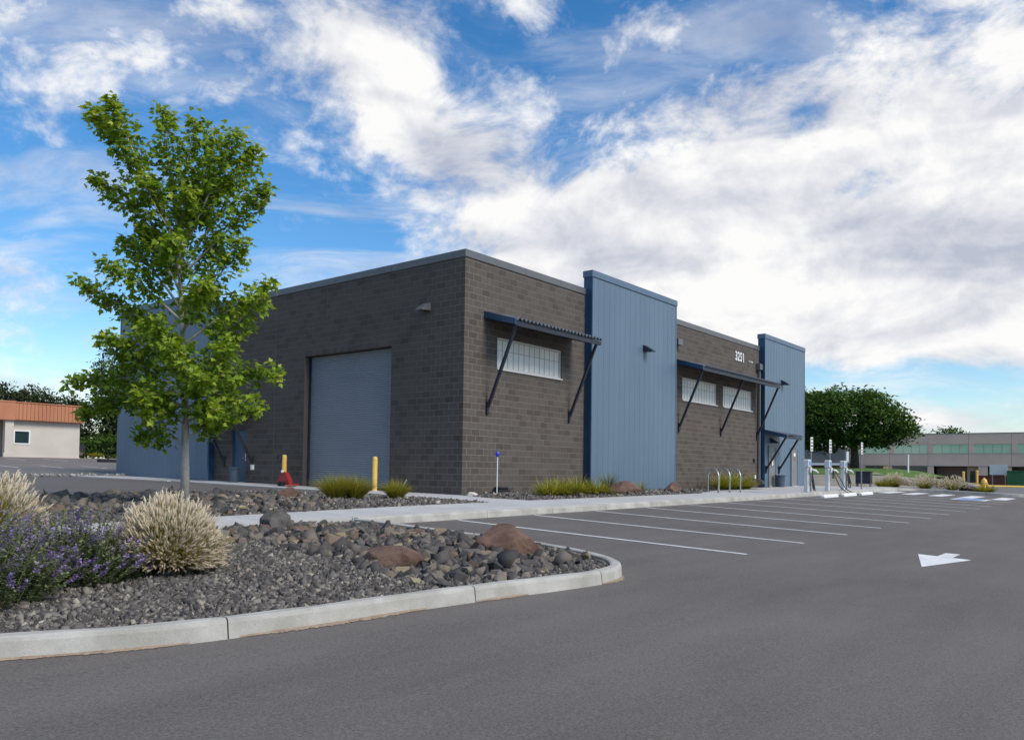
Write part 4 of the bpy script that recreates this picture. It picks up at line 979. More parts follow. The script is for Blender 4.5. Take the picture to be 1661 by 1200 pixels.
# ------------------------------------------------------------------ young maple in the bed
TR = [(-10.35, -2.04, -.30), (-10.39, -2.05, .84), (-10.41, -2.07, 1.44), (-10.44, -2.06, 2.03), (-10.49, -2.04, 2.87), (-10.55, -2.02, 3.82), (-10.62, -1.99, 4.77), (-10.68, -1.96, 5.61), (-10.79, -1.88, 6.56)]
BR = [[(-10.55,-2.06,4.54),(-11.22,-1.28,6.42),(-11.74,-0.65,7.44)],
      [(-10.61,-2.0,4.77),(-11.32,-1.56,6.47),(-11.74,-1.42,7.43)],
      [(-10.64,-1.99,5.01),(-10.72,-1.76,6.37),(-10.75,-1.59,7.55)],
      [(-10.64,-1.99,5.01),(-10.66,-2.25,6.15),(-10.63,-2.57,7.13)],
      [(-10.6,-2.0,4.53),(-10.28,-2.15,5.92),(-10.0,-2.23,7.12)],
      [(-10.59,-2.02,4.54),(-10.31,-2.65,5.92),(-10.14,-3.14,6.9)],
      [(-10.58,-2.01,4.3),(-9.96,-2.67,5.78),(-9.63,-2.96,6.81)],
      [(-10.58,-2.01,4.18),(-10.02,-2.96,5.2),(-9.74,-3.56,5.89)],
      [(-10.58,-2.02,4.42),(-11.11,-1.29,5.45),(-11.63,-0.55,6.19)],
      [(-10.54,-2.02,3.58),(-10.84,-1.39,4.4),(-11.12,-0.79,5.02)],
      [(-10.53,-2.02,3.34),(-11.14,-1.64,3.97),(-11.72,-1.28,4.35)],
      [(-10.5,-2.04,2.87),(-11.13,-1.16,3.53),(-11.72,-0.35,4.13)],
      [(-10.51,-2.04,3.11),(-10.21,-2.68,4.09),(-9.97,-3.23,4.8)],
      [(-10.5,-2.04,2.87),(-9.9,-2.63,3.56),(-9.34,-3.17,4.15)],
      [(-10.46,-2.05,2.15),(-10.11,-2.89,3.02),(-9.83,-3.65,3.72)],
      [(-10.43,-2.06,1.91),(-9.89,-2.72,2.34),(-9.29,-3.44,2.36)],
      [(-10.42,-2.06,1.67),(-10.09,-2.85,1.84),(-9.79,-3.58,1.64)],
      [(-10.4,-2.05,1.02),(-10.06,-2.24,1.33),(-9.6,-2.57,1.57)],
      [(-10.44,-2.05,1.91),(-11.21,-1.15,2.23),(-11.86,-0.38,2.12)],
      [(-10.42,-2.06,1.67),(-11.0,-1.0,1.86),(-11.47,-0.04,1.58)],
      [(-10.4,-2.05,0.94),(-10.75,-1.88,1.13),(-11.12,-1.67,1.1)],
      [(-10.46,-2.05,2.39),(-11.14,-1.74,2.81),(-11.75,-1.49,2.89)],
      [(-10.46,-2.05,2.15),(-10.92,-2.68,2.41),(-11.42,-3.25,2.64)],
      [(-10.44,-2.04,1.79),(-10.69,-2.84,2.03),(-10.93,-3.65,2.1)],
      [(-10.48,-2.04,2.51),(-11.01,-2.37,2.94),(-11.5,-2.72,3.12)],
      [(-10.51,-2.04,3.11),(-10.67,-2.72,3.59),(-10.83,-3.4,3.82)],
      [(-10.55,-2.03,3.82),(-10.87,-2.37,4.42),(-11.19,-2.71,4.7)],
      [(-10.6,-2.0,4.53),(-10.8,-2.42,5.25),(-10.95,-2.89,5.58)],
      [(-10.43,-2.05,1.67),(-11.07,-2.31,1.85),(-11.64,-2.64,1.79)],
      [(-10.44,-2.05,1.91),(-10.44,-2.93,2.33),(-10.5,-3.73,2.72)],
      [(-10.46,-2.05,2.15),(-10.17,-1.33,2.6),(-9.74,-0.78,3.08)],
      [(-10.44,-2.04,1.79),(-9.78,-1.84,2.16),(-9.18,-1.55,2.3)],
      [(-10.48,-2.04,2.51),(-10.48,-1.14,3.13),(-10.53,-0.18,3.67)],
      [(-10.51,-2.04,3.11),(-10.13,-1.67,3.82),(-9.56,-1.51,4.19)],
      [(-10.55,-2.03,3.82),(-10.53,-1.39,4.65),(-10.48,-0.78,5.2)],
      [(-10.6,-2.0,4.53),(-10.35,-1.73,5.5),(-9.89,-1.7,6.38)],
      [(-10.43,-2.05,1.67),(-10.6,-0.94,1.95),(-10.73,0.13,2.38)],
      [(-10.62,-1.99,4.77),(-11.1,-1.93,5.5),(-11.37,-2.09,5.86)],
      [(-10.62,-1.99,4.77),(-10.2,-2.15,5.58),(-9.77,-2.3,6.28)],
      [(-10.41,-2.06,1.32),(-10.88,-2.21,1.58),(-11.33,-2.38,1.46)],
      [(-10.41,-2.06,1.32),(-10.47,-2.7,1.55),(-10.53,-3.32,1.56)],
      [(-10.44,-2.05,1.79),(-10.85,-1.75,2.37),(-11.32,-1.35,2.64)],
      [(-10.55,-2.02,3.82),(-10.22,-2.23,4.58),(-9.99,-2.28,4.93)],
      [(-10.56,-2.02,3.94),(-10.92,-1.64,4.77),(-11.01,-1.55,5.12)]]
mp_ = thing('maple_tree', TR[0], 'young green maple with pale trunk in the gravel bed before the building', 'tree')
wood = MB(); wood.tube(TR, [.092, .074, .068, .060, .052, .042, .032, .021, .010], 10); wood.lathe((TR[0][0], TR[0][1], TR[0][2] - .05), [(.14, 0), (.11, .08), (.090, .2)], 10)
wood.build('trunk', M['bark'], mp_, smooth=True)
# five-lobed leaf, folded a little along its middle vein
LEAF2 = np.array([(0, 0), (.10, .06), (.36, .02), (.28, .20), (.52, .42), (.27, .46), (.22, .58), (.17, .66), (0, 1.0)])
half = len(LEAF2)
LV = np.array([(x, y, -.10 * abs(x)) for x, y in LEAF2] + [(-x, y, -.10 * abs(x)) for x, y in LEAF2[1:-1]])
rt = list(range(half)); lt = [0] + list(range(half, half + half - 2)) + [half - 1]
tri = []
def fan(ix):                                   # ears around the middle vein
    ctr = ix[0]
    return [(ix[0], ix[1], ix[3]), (ix[1], ix[2], ix[3]), (ix[0], ix[3], ix[5]), (ix[3], ix[4], ix[5]), (ix[0], ix[5], ix[7]), (ix[5], ix[6], ix[7]), (ix[0], ix[7], ix[8])]
tri = np.array(fan(rt) + [t[::-1] for t in fan(lt)])
g = np.random.default_rng(5); LP, LD, LN_, LS, LT = [], [], [], [], []; tw = MB()
def add_leaves(p, dirv, n, size, tone):
    for _ in range(n):
        off = g.normal(0, 1, 3); d = np.array(dirv) * .5 + off * .75; d[2] = d[2] * .5 - .35; d /= np.linalg.norm(d)
        nn = np.array((0, 0, 1.)) + g.normal(0, .55, 3) + .25 * np.array((-.5, -.6, 0))
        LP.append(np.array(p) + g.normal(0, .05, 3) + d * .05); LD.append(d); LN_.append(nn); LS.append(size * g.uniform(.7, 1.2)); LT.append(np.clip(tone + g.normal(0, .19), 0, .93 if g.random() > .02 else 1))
trunk_top = Vector(TR[0]); 
brs = MB()
for bi, pts in enumerate(BR):
    pv = [Vector(p) for p in pts]; cvp = spline([tuple(p) for p in pts], 9); L_ = sum((cvp[i + 1] - cvp[i]).length for i in range(len(cvp) - 1))
    brs.tube(cvp, [max(.004, .030 * (1 - i / len(cvp)) * min(1, L_ / 1.6)) for i in range(len(cvp))], 6)
    n = len(cvp); dirn = (pv[-1] - pv[0]).normalized(); side = Vector((0, 0, 1)).cross(dirn); side = side.normalized() if side.length > .1 else Vector((1, 0, 0)); up2 = dirn.cross(side)
    nt_ = int(7 + L_ * 12)
    for j in range(nt_):
        t = .22 + .78 * (j + g.random()) / nt_; i = min(n - 2, int(t * (n - 1))); p = cvp[i].lerp(cvp[i + 1], t * (n - 1) - i)
        fat = (1.06 - t) ** .7 + .16
        an = j * 2.4 + g.uniform(-.5, .5); dd = (dirn * g.uniform(.35, .8) + side * math.cos(an) + up2 * math.sin(an) * .85).normalized()
        tl = g.uniform(.16, .42) * fat; e = p + dd * tl
        tw.tube([p, e], [.005, .0025], 4)
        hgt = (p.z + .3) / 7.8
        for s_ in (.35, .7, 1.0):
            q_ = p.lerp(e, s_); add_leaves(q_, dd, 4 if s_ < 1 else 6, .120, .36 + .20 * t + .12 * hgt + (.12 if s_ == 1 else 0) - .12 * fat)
    add_leaves(cvp[-1], dirn, 6, .12, .78); add_leaves(cvp[-2], dirn, 4, .13, .65)
brs.build('branches', M['bark'], mp_, smooth=True); tw.build('twigs', M['bark'], mp_)
LP, LD, LN_, LS, LT = map(np.array, (LP, LD, LN_, LS, LT))
X_ = np.cross(LD, LN_); X_ /= np.linalg.norm(X_, axis=1)[:, None]; N_ = np.cross(X_, LD)
V = LP[:, None, :] + LS[:, None, None] * (LV[None, :, 0:1] * X_[:, None, :] + LV[None, :, 1:2] * LD[:, None, :] + (LV[None, :, 2:3] - .10 * LV[None, :, 1:2] ** 2) * N_[:, None, :])
F = (tri[None] + (np.arange(len(LP)) * len(LV))[:, None, None]).reshape(-1, 3)
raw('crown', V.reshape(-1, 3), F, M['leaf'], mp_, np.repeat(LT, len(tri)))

# ------------------------------------------------------------------ trees in the distance
def far_tree(name, c, lobes, n, leaf, mat, label, trunk, seed, cat='tree', group=None, limbs=7):
    """trunk, limbs and a crown of leaf faces gathered in uneven clumps; lobes: (x, y, z, rx, ry, rz) from the base"""
    g = np.random.default_rng(seed); o = thing(name, c, label, cat, group); th, tr = trunk
    mb = MB(); mb.tube([c, (c[0] + .1, c[1], c[2] + th * .5), (c[0] + .05, c[1] + .1, c[2] + th)], [tr * 1.25, tr, tr * .75], 8)
    for i in range(limbs):
        l = lobes[i % len(lobes)]; e = np.array(c) + np.array(l[:3]) + g.normal(0, .25, 3) * l[3:]; s_ = np.array(c) + (0, 0, th * g.uniform(.7, 1)); m_ = (s_ + e) / 2 + (0, 0, .3); mb.tube([s_, m_, e], [tr * .55, tr * .32, tr * .1], 6)
    mb.build('trunk', M['darkbark'], o, smooth=True)
    vol = np.array([l[3] * l[4] * l[5] for l in lobes]); vol = vol ** .7; vol /= vol.sum(); P_, T_ = [], []
    ncl = max(60, n // 26)
    for i in range(ncl):
        l = np.array(lobes[g.choice(len(lobes), p=vol)]); d = g.normal(size=3); d /= np.linalg.norm(d); r_ = .55 + .45 * g.random() ** .5
        if g.random() < .12: r_ += .12
        cc = np.array(c) + l[:3] + d * r_ * l[3:]; k_ = n // ncl; cs = leaf * 2.3
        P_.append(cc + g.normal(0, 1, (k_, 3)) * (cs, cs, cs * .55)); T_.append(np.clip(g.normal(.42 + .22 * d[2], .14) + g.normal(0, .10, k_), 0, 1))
    P_ = np.concatenate(P_); T_ = np.concatenate(T_); m_ = len(P_)
    nn = g.normal(0, .7, (m_, 3)) + (0, 0, 1); nn /= np.linalg.norm(nn, axis=1)[:, None]; a_ = np.cross(nn, g.normal(size=(m_, 3))); a_ /= np.linalg.norm(a_, axis=1)[:, None]; b_ = np.cross(nn, a_)
    s_ = (leaf * g.uniform(.6, 1.3, m_))[:, None]
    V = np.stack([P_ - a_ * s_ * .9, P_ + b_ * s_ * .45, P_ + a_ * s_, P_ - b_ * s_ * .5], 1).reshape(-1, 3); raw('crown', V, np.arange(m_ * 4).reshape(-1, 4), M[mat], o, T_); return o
RT = (75, 9.3, berm(75, 9.3) - .1)
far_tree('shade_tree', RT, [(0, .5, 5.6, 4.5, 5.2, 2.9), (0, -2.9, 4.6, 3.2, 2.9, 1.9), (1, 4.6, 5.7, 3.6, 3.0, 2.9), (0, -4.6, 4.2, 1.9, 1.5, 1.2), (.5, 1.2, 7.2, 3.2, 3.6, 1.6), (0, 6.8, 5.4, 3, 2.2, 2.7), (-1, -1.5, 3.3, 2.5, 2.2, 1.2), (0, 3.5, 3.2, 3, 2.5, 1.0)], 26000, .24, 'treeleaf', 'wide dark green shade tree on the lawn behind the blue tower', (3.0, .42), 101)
GFT = 'trees behind the orange roofed building'
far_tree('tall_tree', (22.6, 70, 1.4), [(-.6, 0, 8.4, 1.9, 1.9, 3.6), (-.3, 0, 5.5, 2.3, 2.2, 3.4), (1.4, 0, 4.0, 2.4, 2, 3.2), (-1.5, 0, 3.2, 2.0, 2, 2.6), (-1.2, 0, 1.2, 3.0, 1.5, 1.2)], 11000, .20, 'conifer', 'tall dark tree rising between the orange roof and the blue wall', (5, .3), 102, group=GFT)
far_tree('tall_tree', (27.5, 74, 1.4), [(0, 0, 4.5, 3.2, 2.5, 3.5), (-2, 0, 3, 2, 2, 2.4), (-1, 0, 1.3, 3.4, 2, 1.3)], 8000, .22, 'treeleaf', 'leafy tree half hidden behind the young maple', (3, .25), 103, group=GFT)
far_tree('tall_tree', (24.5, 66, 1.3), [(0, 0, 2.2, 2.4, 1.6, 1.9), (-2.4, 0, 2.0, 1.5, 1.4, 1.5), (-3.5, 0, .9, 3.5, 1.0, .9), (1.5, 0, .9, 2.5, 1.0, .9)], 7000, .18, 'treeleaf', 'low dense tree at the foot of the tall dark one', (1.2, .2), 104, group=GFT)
far_tree('hedge', (19, 64.5, 1.2), [(0, 0, 1.1, 3.2, 1, 1.3), (4.5, 0, 1.2, 3.4, 1, 1.5), (-3.6, 0, .9, 2.2, 1, 1.0), (8, 0, 1.4, 3, 1, 1.6)], 9000, .17, 'treeleaf', 'dark hedge between the cream building and the blue wall', (.8, .12), 105, 'hedge', limbs=4)
lbs = ['bushy tree over the left end of the orange roof', 'second bushy tree from the left over the orange roof', 'bushy tree above the middle of the orange roof', 'bushy tree fourth from the left behind the orange roof', 'bushy tree over the right part of the orange roof', 'bushy tree behind the right end of the orange roof']
for i, (x, h) in enumerate([(9.6, 7.2), (11.6, 7.3), (13.7, 7.1), (15.8, 7.0), (17.8, 6.6), (19.6, 6.2)]):
    far_tree('bushy_tree', (x, 71 + (i % 2) * 1.5, 1.4), [(0, 0, h - 2.6, 1.5, 1.4, 2.2), (.5, 0, h - 1.2, .8, .8, 1.0), (-.6, 0, h - 1.6, .8, .8, 1.0), (0, 0, 1.4, 1.3, 1.2, 1.6)], 3400, .17, 'conifer', lbs[i], (2.5, .18), 110 + i, group=GFT, limbs=3)
far_tree('bushy_tree', (150, 13.9, -.5), [(0, 0, 8.7, 1.6, 2.1, 1.3)], 900, .3, 'treeleaf', 'treetop showing above the roof of the long office building', (7, .3), 120, group=GFT, limbs=3)

# ------------------------------------------------------------------ things around the building
GBo = 'yellow bollards at the roller door'
def bollard(x, y, label):
    z = U(x, y); o = thing('bollard', (x, y, z), label, 'bollard', GBo)
    MB().lathe((x, y, z - .02), [(.085, 0), (.085, 1.08), (.078, 1.12), (.05, 1.15), (.0, 1.155)], 20).build('sleeve', M['yellow'], o, smooth=False)
    MB().lathe((x, y, z - .015), [(.13, 0), (.125, .03), (.09, .035)], 20).build('footing', M['concrete'], o); return o
bollard(-.6, 3.30, 'yellow bollard at the right side of the roller door'); bollard(-.6, 8.22, 'yellow bollard in front of the red pallet truck')
# pallet truck parked at the left jamb
px, py = -.95, 7.72; pz = U(px, py); pj = thing('pallet_truck', (px, py, pz), 'red pallet truck with black loop handle parked behind a yellow bollard', 'pallet truck')
MB().add([(px - .06, py - .38, pz + .05), (px - .06, py + .38, pz + .05), (px - .06, py + .34, pz + .22), (px - .06, py + .10, pz + .52), (px - .06, py - .10, pz + .52), (px - .06, py - .34, pz + .22)] + [(px + .10, py - .38, pz + .05), (px + .10, py + .38, pz + .05), (px + .10, py + .34, pz + .22), (px + .10, py + .10, pz + .50), (px + .10, py - .10, pz + .50), (px + .10, py - .34, pz + .22)],
         [(0, 1, 2, 3, 4, 5)[::-1], (6, 7, 8, 9, 10, 11)] + [(i, (i + 1) % 6, 6 + (i + 1) % 6, 6 + i) for i in range(6)]).build('body', M['red'], pj)
for s_ in (-.2, .2): MB().bbox(px + .1, px + .45, py + s_ - .08, py + s_ + .08, pz + .04, pz + .10, .01).build('fork', M['red'], pj)
for s_ in (-.1, .1): MB().tube([(px - .12, py + s_ - .04, pz + .09), (px - .12, py + s_ + .04, pz + .09)], .085, 14).build('wheel', M['black'], pj)
MB().bbox(px - .5, px - .45, py - 1.3, py - .75, pz + .012, pz + .05, .008).build('load_bar', M['red'], pj)
MB().tube([(px - .09, py + .02, pz + .45), (px - .13, py + .10, pz + .85)], .017, 8).tube([(px - .13, py + .10, pz + .85), (px - .14, py + .24, pz + .98), (px - .15, py + .24, pz + 1.10), (px - .15, py + .10, pz + 1.13), (px - .15, py - .03, pz + 1.10), (px - .14, py - .03, pz + .98), (px - .13, py + .10, pz + .85)], .016, 8).build('handle', M['black'], pj)
MB().lathe((px - .08, py + .02, pz + .49), [(.045, 0), (.05, .06), (.03, .09)], 10).build('pump_cap', M['white'], pj)
def bin_(x, y, label, tall=.62, r=.20):
    z = U(x, y); o = thing('waste_bin', (x, y, z), label, 'bin', 'bins beside the doors')
    MB().lathe((x, y, z), [(r * .82, 0), (r * .98, tall * .9), (r * 1.02, tall * .9), (r * .9, tall * .905), (r * .78, .08), (.0, .06)], 20).build('tub', M['bin'], o)
    MB().lathe((x, y, z + tall * .88), [(r * 1.0, 0), (r * 1.12, .0), (r * 1.12, .06), (r * 1.0, .06)], 20).build('rim', M['bin'], o)
bin_(-.42, 11.75, 'slate blue bin in front of the side door left of the roller door'); bin_(25.0, -.72, 'slate grey bin between the two grey doors', .66, .27)
x, y = .30, -1.15; z = U(x, y); o = thing('marker_stake', (x, y, z), 'thin white stake with blue cap in front of the block wall', 'marker')
MB().tube([(x, y, z - .1), (x + .01, y, z + 1.2)], .016, 8).build('rod', M['white'], o)
MB().lathe((x + .01, y, z + 1.17), [(.03, 0), (.06, .03), (.066, .10), (.04, .15), (.0, .16)], 10).build('cap', M['signblue'], o)
x, y = .75, -.95; z = b3z(x, y); o = thing('bait_box', (x, y, z), 'low black plastic box on the gravel beside the white stake', 'box')
MB().bbox(x - .26, x + .26, y - .17, y + .17, z - .02, z + .17, .03).build('case', M['black'], o); MB().bbox(x - .24, x + .24, y - .15, y + .15, z + .172, z + .24, .04).build('lid', M['black'], o)
GK = 'bicycle stands on the walk'
for i, (x, y, lb) in enumerate([(10.85, -3.5, 'steel hoop bicycle stand farthest left of three'), (11.78, -3.55, 'middle steel hoop bicycle stand of three'), (12.70, -3.6, 'steel hoop bicycle stand nearest the grey doors')]):
    z = U(x, y); o = thing('bicycle_stand', (x, y, z), lb, 'bike stand', GK); d = Vector((.55, .835, 0)); w = .74
    pts = [Vector((x, y, z - .02)), Vector((x, y, z + .56))] + [Vector((x, y, z + .56)) + d * (w / 2 * (1 - math.cos(t))) + Vector((0, 0, .36 * math.sin(t))) for t in [math.pi * j / 12 for j in range(1, 12)]] + [Vector((x, y, z + .56)) + d * w, Vector((x, y, z - .02)) + d * w]
    MB().tube(pts, .028, 10).build('hoop', M['galv'], o, smooth=True)
    for q_ in (Vector((x, y, z)), Vector((x, y, z)) + d * w): MB().lathe((q_.x, q_.y, U(q_.x, q_.y) + .002), [(.07, 0), (.07, .012), (.04, .016)], 12).build('flange', M['galv'], o)
GE = 'vehicle charging posts'
def charger(x, y, variant, label):
    z = U(x, y); o = thing('charging_post', (x, y, z), label, 'charger', GE)
    MB().bbox(x - .085, x + .085, y - .07, y + .09, z, z + 1.02, .012).build('post', M['evgrey'], o)
    MB().bbox(x - .20, x + .20, y - .12, y + .14, z - .005, z + .025, .006).build('base_plate', M['galv'], o)
    h = MB().bbox(x - .14, x + .16, y - .13, y + .11, z + 1.03, z + 1.36, .03).build('head', M['evgrey'], o)
    MB().bbox(x - .11, x + .13, y - .138, y - .131, z + 1.10, z + 1.30, .002).build('display', M['evblue'], h)
    MB().bbox(x + .161, x + .168, y - .1, y + .08, z + 1.08, z + 1.32, .002).build('side_panel', M['evblue'], h)
    MB().bbox(x - .06, x + .12, y - .19, y - .131, z + .80, z + 1.03, .02).build('holster', M['evgrey'], o)
    MB().tube([(x + .08, y - .18, z + .92), (x + .18, y - .30, z + .90), (x + .28, y - .38, z + .80)], [.05, .045, .03], 8).build('connector', M['white'], o, smooth=True)
    cab = MB()
    if variant == 0: loops = [(-.10, .10, .50), (.02, .18, .78), (.12, .30, .86)]
    elif variant == 1: loops = [(-.14, .08, .35)]
    else: loops = [(-.28, .10, .45), (.0, .34, .80), (.08, .42, .62)]
    for a_, b_, dp in loops:
        cab.tube([(x + .06 + (a_ - .02) * math.sin(math.pi * t) * (1 if t < .5 else 0) + (b_) * math.sin(math.pi * t) * (1 if t >= .5 else 0), y - .20 - .03 * math.sin(math.pi * t), z + .92 - dp * math.sin(math.pi * t) ** .8) for t in [j / 14 for j in range(15)]], .019, 6)
    if variant == 1:
        cab.tube([(x + .10, y - .2, z + .9), (x + .2, y - .3, z + .55), (x + .32, y - .42, z + .2), (x + .55, y - .62, A(x + .55, y - .7) + .14), (x + 1.0, y - .75, A(x, y - .8) + .03), (x + 1.5, y - .75, A(x, y - .8) + .04)], .019, 6)
        cab.tube([(x + .22, y - .26, z + .86), (x + .55, y - .4, z + .5), (x + .9, y - .5, z + .1), (x + 1.3, y - .62, A(x + 1.3, y - .7) + .12)], .019, 6)
    cab.build('cable', M['black'], o, smooth=True); return o
charger(16.0, -5.1, 0, 'charging post with long hanging cable, nearest the grey doors'); charger(18.75, -5.1, 1, 'middle charging post with its cable trailing to the wheel stop'); charger(21.0, -5.1, 2, 'charging post with coiled cable, farthest from the doors')
GS = 'parking signs on posts'
def sign(x, y, h, sh, label, ink, w=.3, col='white'):
    z = U(x, y) if y > -5.5 else A(x, y); o = thing('parking_sign', (x, y, z), label, 'sign', GS)
    MB().bbox(x - .035, x + .035, y - .02, y + .03, z - .05, z + h - .02, .006).build('post', M['poleg'], o)
    p = MB().bbox(x - w / 2, x + w / 2, y - .035, y - .023, z + h - sh, z + h, .004).build('plate', M[col], o)
    pr = MB(); rows = 4; random.seed(int(x * 10))
    for i in range(rows):
        zc = z + h - sh * (i + .6) / (rows + .2)
        for j in range(3):
            a_ = x - w * .36 + j * w * .25; pr.box(a_, a_ + w * random.uniform(.15, .22), y - .0385, y - .0355, zc - sh * .06, zc + sh * random.uniform(.02, .07))
    pr.build('lettering', M[ink], p); return o
sign(17.15, -4.9, 2.33, .60, 'white parking sign behind the charging post nearest the doors', 'black'); sign(19.7, -4.9, 2.30, .60, 'white parking sign behind the middle charging post', 'black')
sign(22.3, -4.9, 1.80, .46, 'shorter parking sign behind the last charging post', 'evblue'); sign(24.0, -5.1, 2.30, .58, 'parking sign with red print, standing alone on the walk', 'red')
GW = 'wheel stops'
for i, (x, lb) in enumerate([(15.6, 'white concrete wheel stop in front of the middle charging post'), (18.2, 'middle white concrete wheel stop of three'), (20.8, 'white concrete wheel stop next to the crosswalk')]):
    y = -6.15; z = A(x, y); o = thing('wheel_stop', (x, y, z), lb, 'wheel stop', GW); mb = MB(); L_ = .92
    pr = [(-.085, 0), (-.075, .09), (-.045, .125), (.045, .125), (.075, .09), (.085, 0)]
    for xx, k_ in ((-L_, .55), (-L_ + .07, 1), (L_ - .07, 1), (L_, .55)): mb.v += [(x + xx, y + a_ * (.8 + .2 * k_), A(x + xx, y) + .002 + b_ * k_) for a_, b_ in pr]
    mb.f = [(i_ * 6 + j, i_ * 6 + j + 1, i_ * 6 + 7 + j, i_ * 6 + 6 + j)[::-1] for i_ in range(3) for j in range(5)] + [tuple(range(6)), tuple(range(18, 24))[::-1]]
    mb.build('bar', M['white'], o)
    for s_ in (-.6, .6): MB().lathe((x + s_, y, A(x + s_, y) + .127), [(.02, 0), (.02, .012), (.01, .014)], 8).build('anchor_pin', M['galv'], o)
x, y = 29.2, -3.8; z = U(x, y); o = thing('equipment_cabinet', (x, y, z), 'dark slate cabinet on two legs at the end of the walk', 'cabinet')
MB().bbox(x - .2, x + .2, y - .42, y + .36, z + .16, z + .80, .015).build('case', M['dkslate'], o)
MB().bbox(x - .26, x + .26, y - .46, y + .40, z + .802, z + .85, .015).build('lid', M['dkslate'], o)
for yy in (y - .38, y + .32): MB().box(x - .14, x + .14, yy - .035, yy + .035, z - .1, z + .16).build('leg', M['poleg'], o)
x, y = 32.3, -9.1; z = isl_z(x, y); o = thing('fire_hydrant', (x, y, z), 'yellow fire hydrant standing in a green clump on the far island', 'hydrant')
MB().lathe((x, y, z), [(.15, 0), (.15, .05), (.10, .06), (.10, .48), (.16, .49), (.16, .54), (.13, .56)], 16).build('barrel', M['yellow'], o)
MB().lathe((x, y, z + .56), [(.14, 0), (.13, .08), (.08, .15), (.03, .17), (.03, .22), (.0, .23)], 16).build('bonnet', M['yellow'], o)
for d in ((0, 1, 0), (0, -1, 0), (-1, 0, 0)): MB().tube([(x + d[0] * .08, y + d[1] * .08, z + .40), (x + d[0] * .19, y + d[1] * .19, z + .40)], .06 if d[0] == 0 else .075, 12).build('outlet', M['yellow'], o)

# ------------------------------------------------------------------ cream building with the orange roof band
oz = 1.06; ob = thing('orange_roofed_building', (6, 55, oz), 'low cream building with orange metal roof band across the far lot', 'building')
w_ = MB(); us = [6.25, 7.02, 8.10, 12.17]; zs = [oz - .2, 2.18, 3.14, 4.05]
for i in range(3):
    for j in range(3):
        if not (i == 1 and j == 1): w_.add([(us[i], 55, zs[j]), (us[i + 1], 55, zs[j]), (us[i + 1], 55, zs[j + 1]), (us[i], 55, zs[j + 1])], [(0, 1, 2, 3)])
w_.add([(12.17, 55, oz - .2), (12.17, 66, oz - .2), (12.17, 66, 4.05), (12.17, 55, 4.05)], [(0, 1, 2, 3)]); w_.build('wall', M['cream'], ob)
MB().box(-30, 11.9, 57.0, 57.2, oz - .2, 4.05).build('recessed_wall', M['cream'], ob); MB().box(-30, 6.2, 54.9, 57, 4.0, 4.04).build('soffit', M['tan'], ob)
MB().bbox(6.2, 6.85, 54.72, 55.2, oz - .2, 4.04, .02).build('pilaster', M['cream'], ob); MB().bbox(6.1, 6.95, 54.62, 54.71, oz - .2, oz + .32, .02).build('pilaster_base', M['cream'], ob)
MB().box(6.96, 12.2, 54.9, 54.99, oz - .2, oz + .03).build('plinth', M['cream'], ob)
wn = MB()
for a_ in ((6.93, 7.02, 2.09, 3.23), (8.10, 8.19, 2.09, 3.23), (7.021, 8.099, 3.141, 3.23), (7.021, 8.099, 2.09, 2.179)): wn.box(a_[0], a_[1], 54.95, 55.12, a_[2], a_[3])
wn = wn.build('window', M['white'], ob); MB().box(7.02, 8.10, 55.06, 55.08, 2.18, 3.14).build('pane', M['glassdk'], wn)
MB().box(-30, 12.3, 54.62, 66, 4.06, 5.42).build('roof', M['orange'], ob); rf = [c for c in ob.children if c.name.startswith('roof')][0]
for i in range(62):
    xx = 12.2 - i * .30
    if xx > 4: MB().box(xx - .26, xx, 54.56, 54.615, 4.07, 5.41).build('roof_panel', M['orange'], rf)
MB().bbox(6.9, 12.42, 54.50, 66, 5.425, 5.52, .02).build('roof_cap', M['orange'], rf); MB().bbox(-30, 6.89, 54.46, 66, 5.43, 5.56, .02).build('roof_cap', M['orange'], rf)
MB().bbox(-30, 6.85, 54.48, 54.555, 4.0, 5.42, .02).build('roof_fascia', M['orange'], rf); MB().box(-30, 12.4, 54.52, 54.6, 4.02, 4.062).build('drip_edge', M['maroon'], rf)
x, y = 9.7, 44.3; z = U(x, y); o = thing('rubber_sign_base', (x, y, z), 'black rubber base with a short post on the far lot beside the blue wall', 'base')
MB().bbox(x - .75, x + .75, y - .2, y + .2, z - .02, z + .2, .04).build('base', M['black'], o); MB().tube([(x, y, z + .2), (x, y, z + .55)], .06, 8).build('post', M['black'], o)
x, y = 14.4, 60; z = U(x, y); o = thing('dark_barrel', (x, y, z), 'dark barrel among shrubs right of the cream building', 'barrel'); MB().lathe((x, y, z), [(.42, 0), (.45, .5), (.42, 1.0), (.36, 1.0)], 14).build('drum', M['black'], o); MB().lathe((x, y, z + 1.0), [(.44, 0), (.44, .06), (.2, .1)], 14).build('lid', M['black'], o)
for i, (xx, yy, s_, lb) in enumerate([(13.2, 59, .8, 'pale shrub at the right end of the cream building'), (15.4, 59, .5, 'small green shrub right of the dark barrel')]):
    tuft('shrub', (xx, yy, U(xx, yy)), 400, s_, 1.3, .06, 130 + i, lb, 'plume' if i == 0 else 'lily', 'shrub', .7, .5)

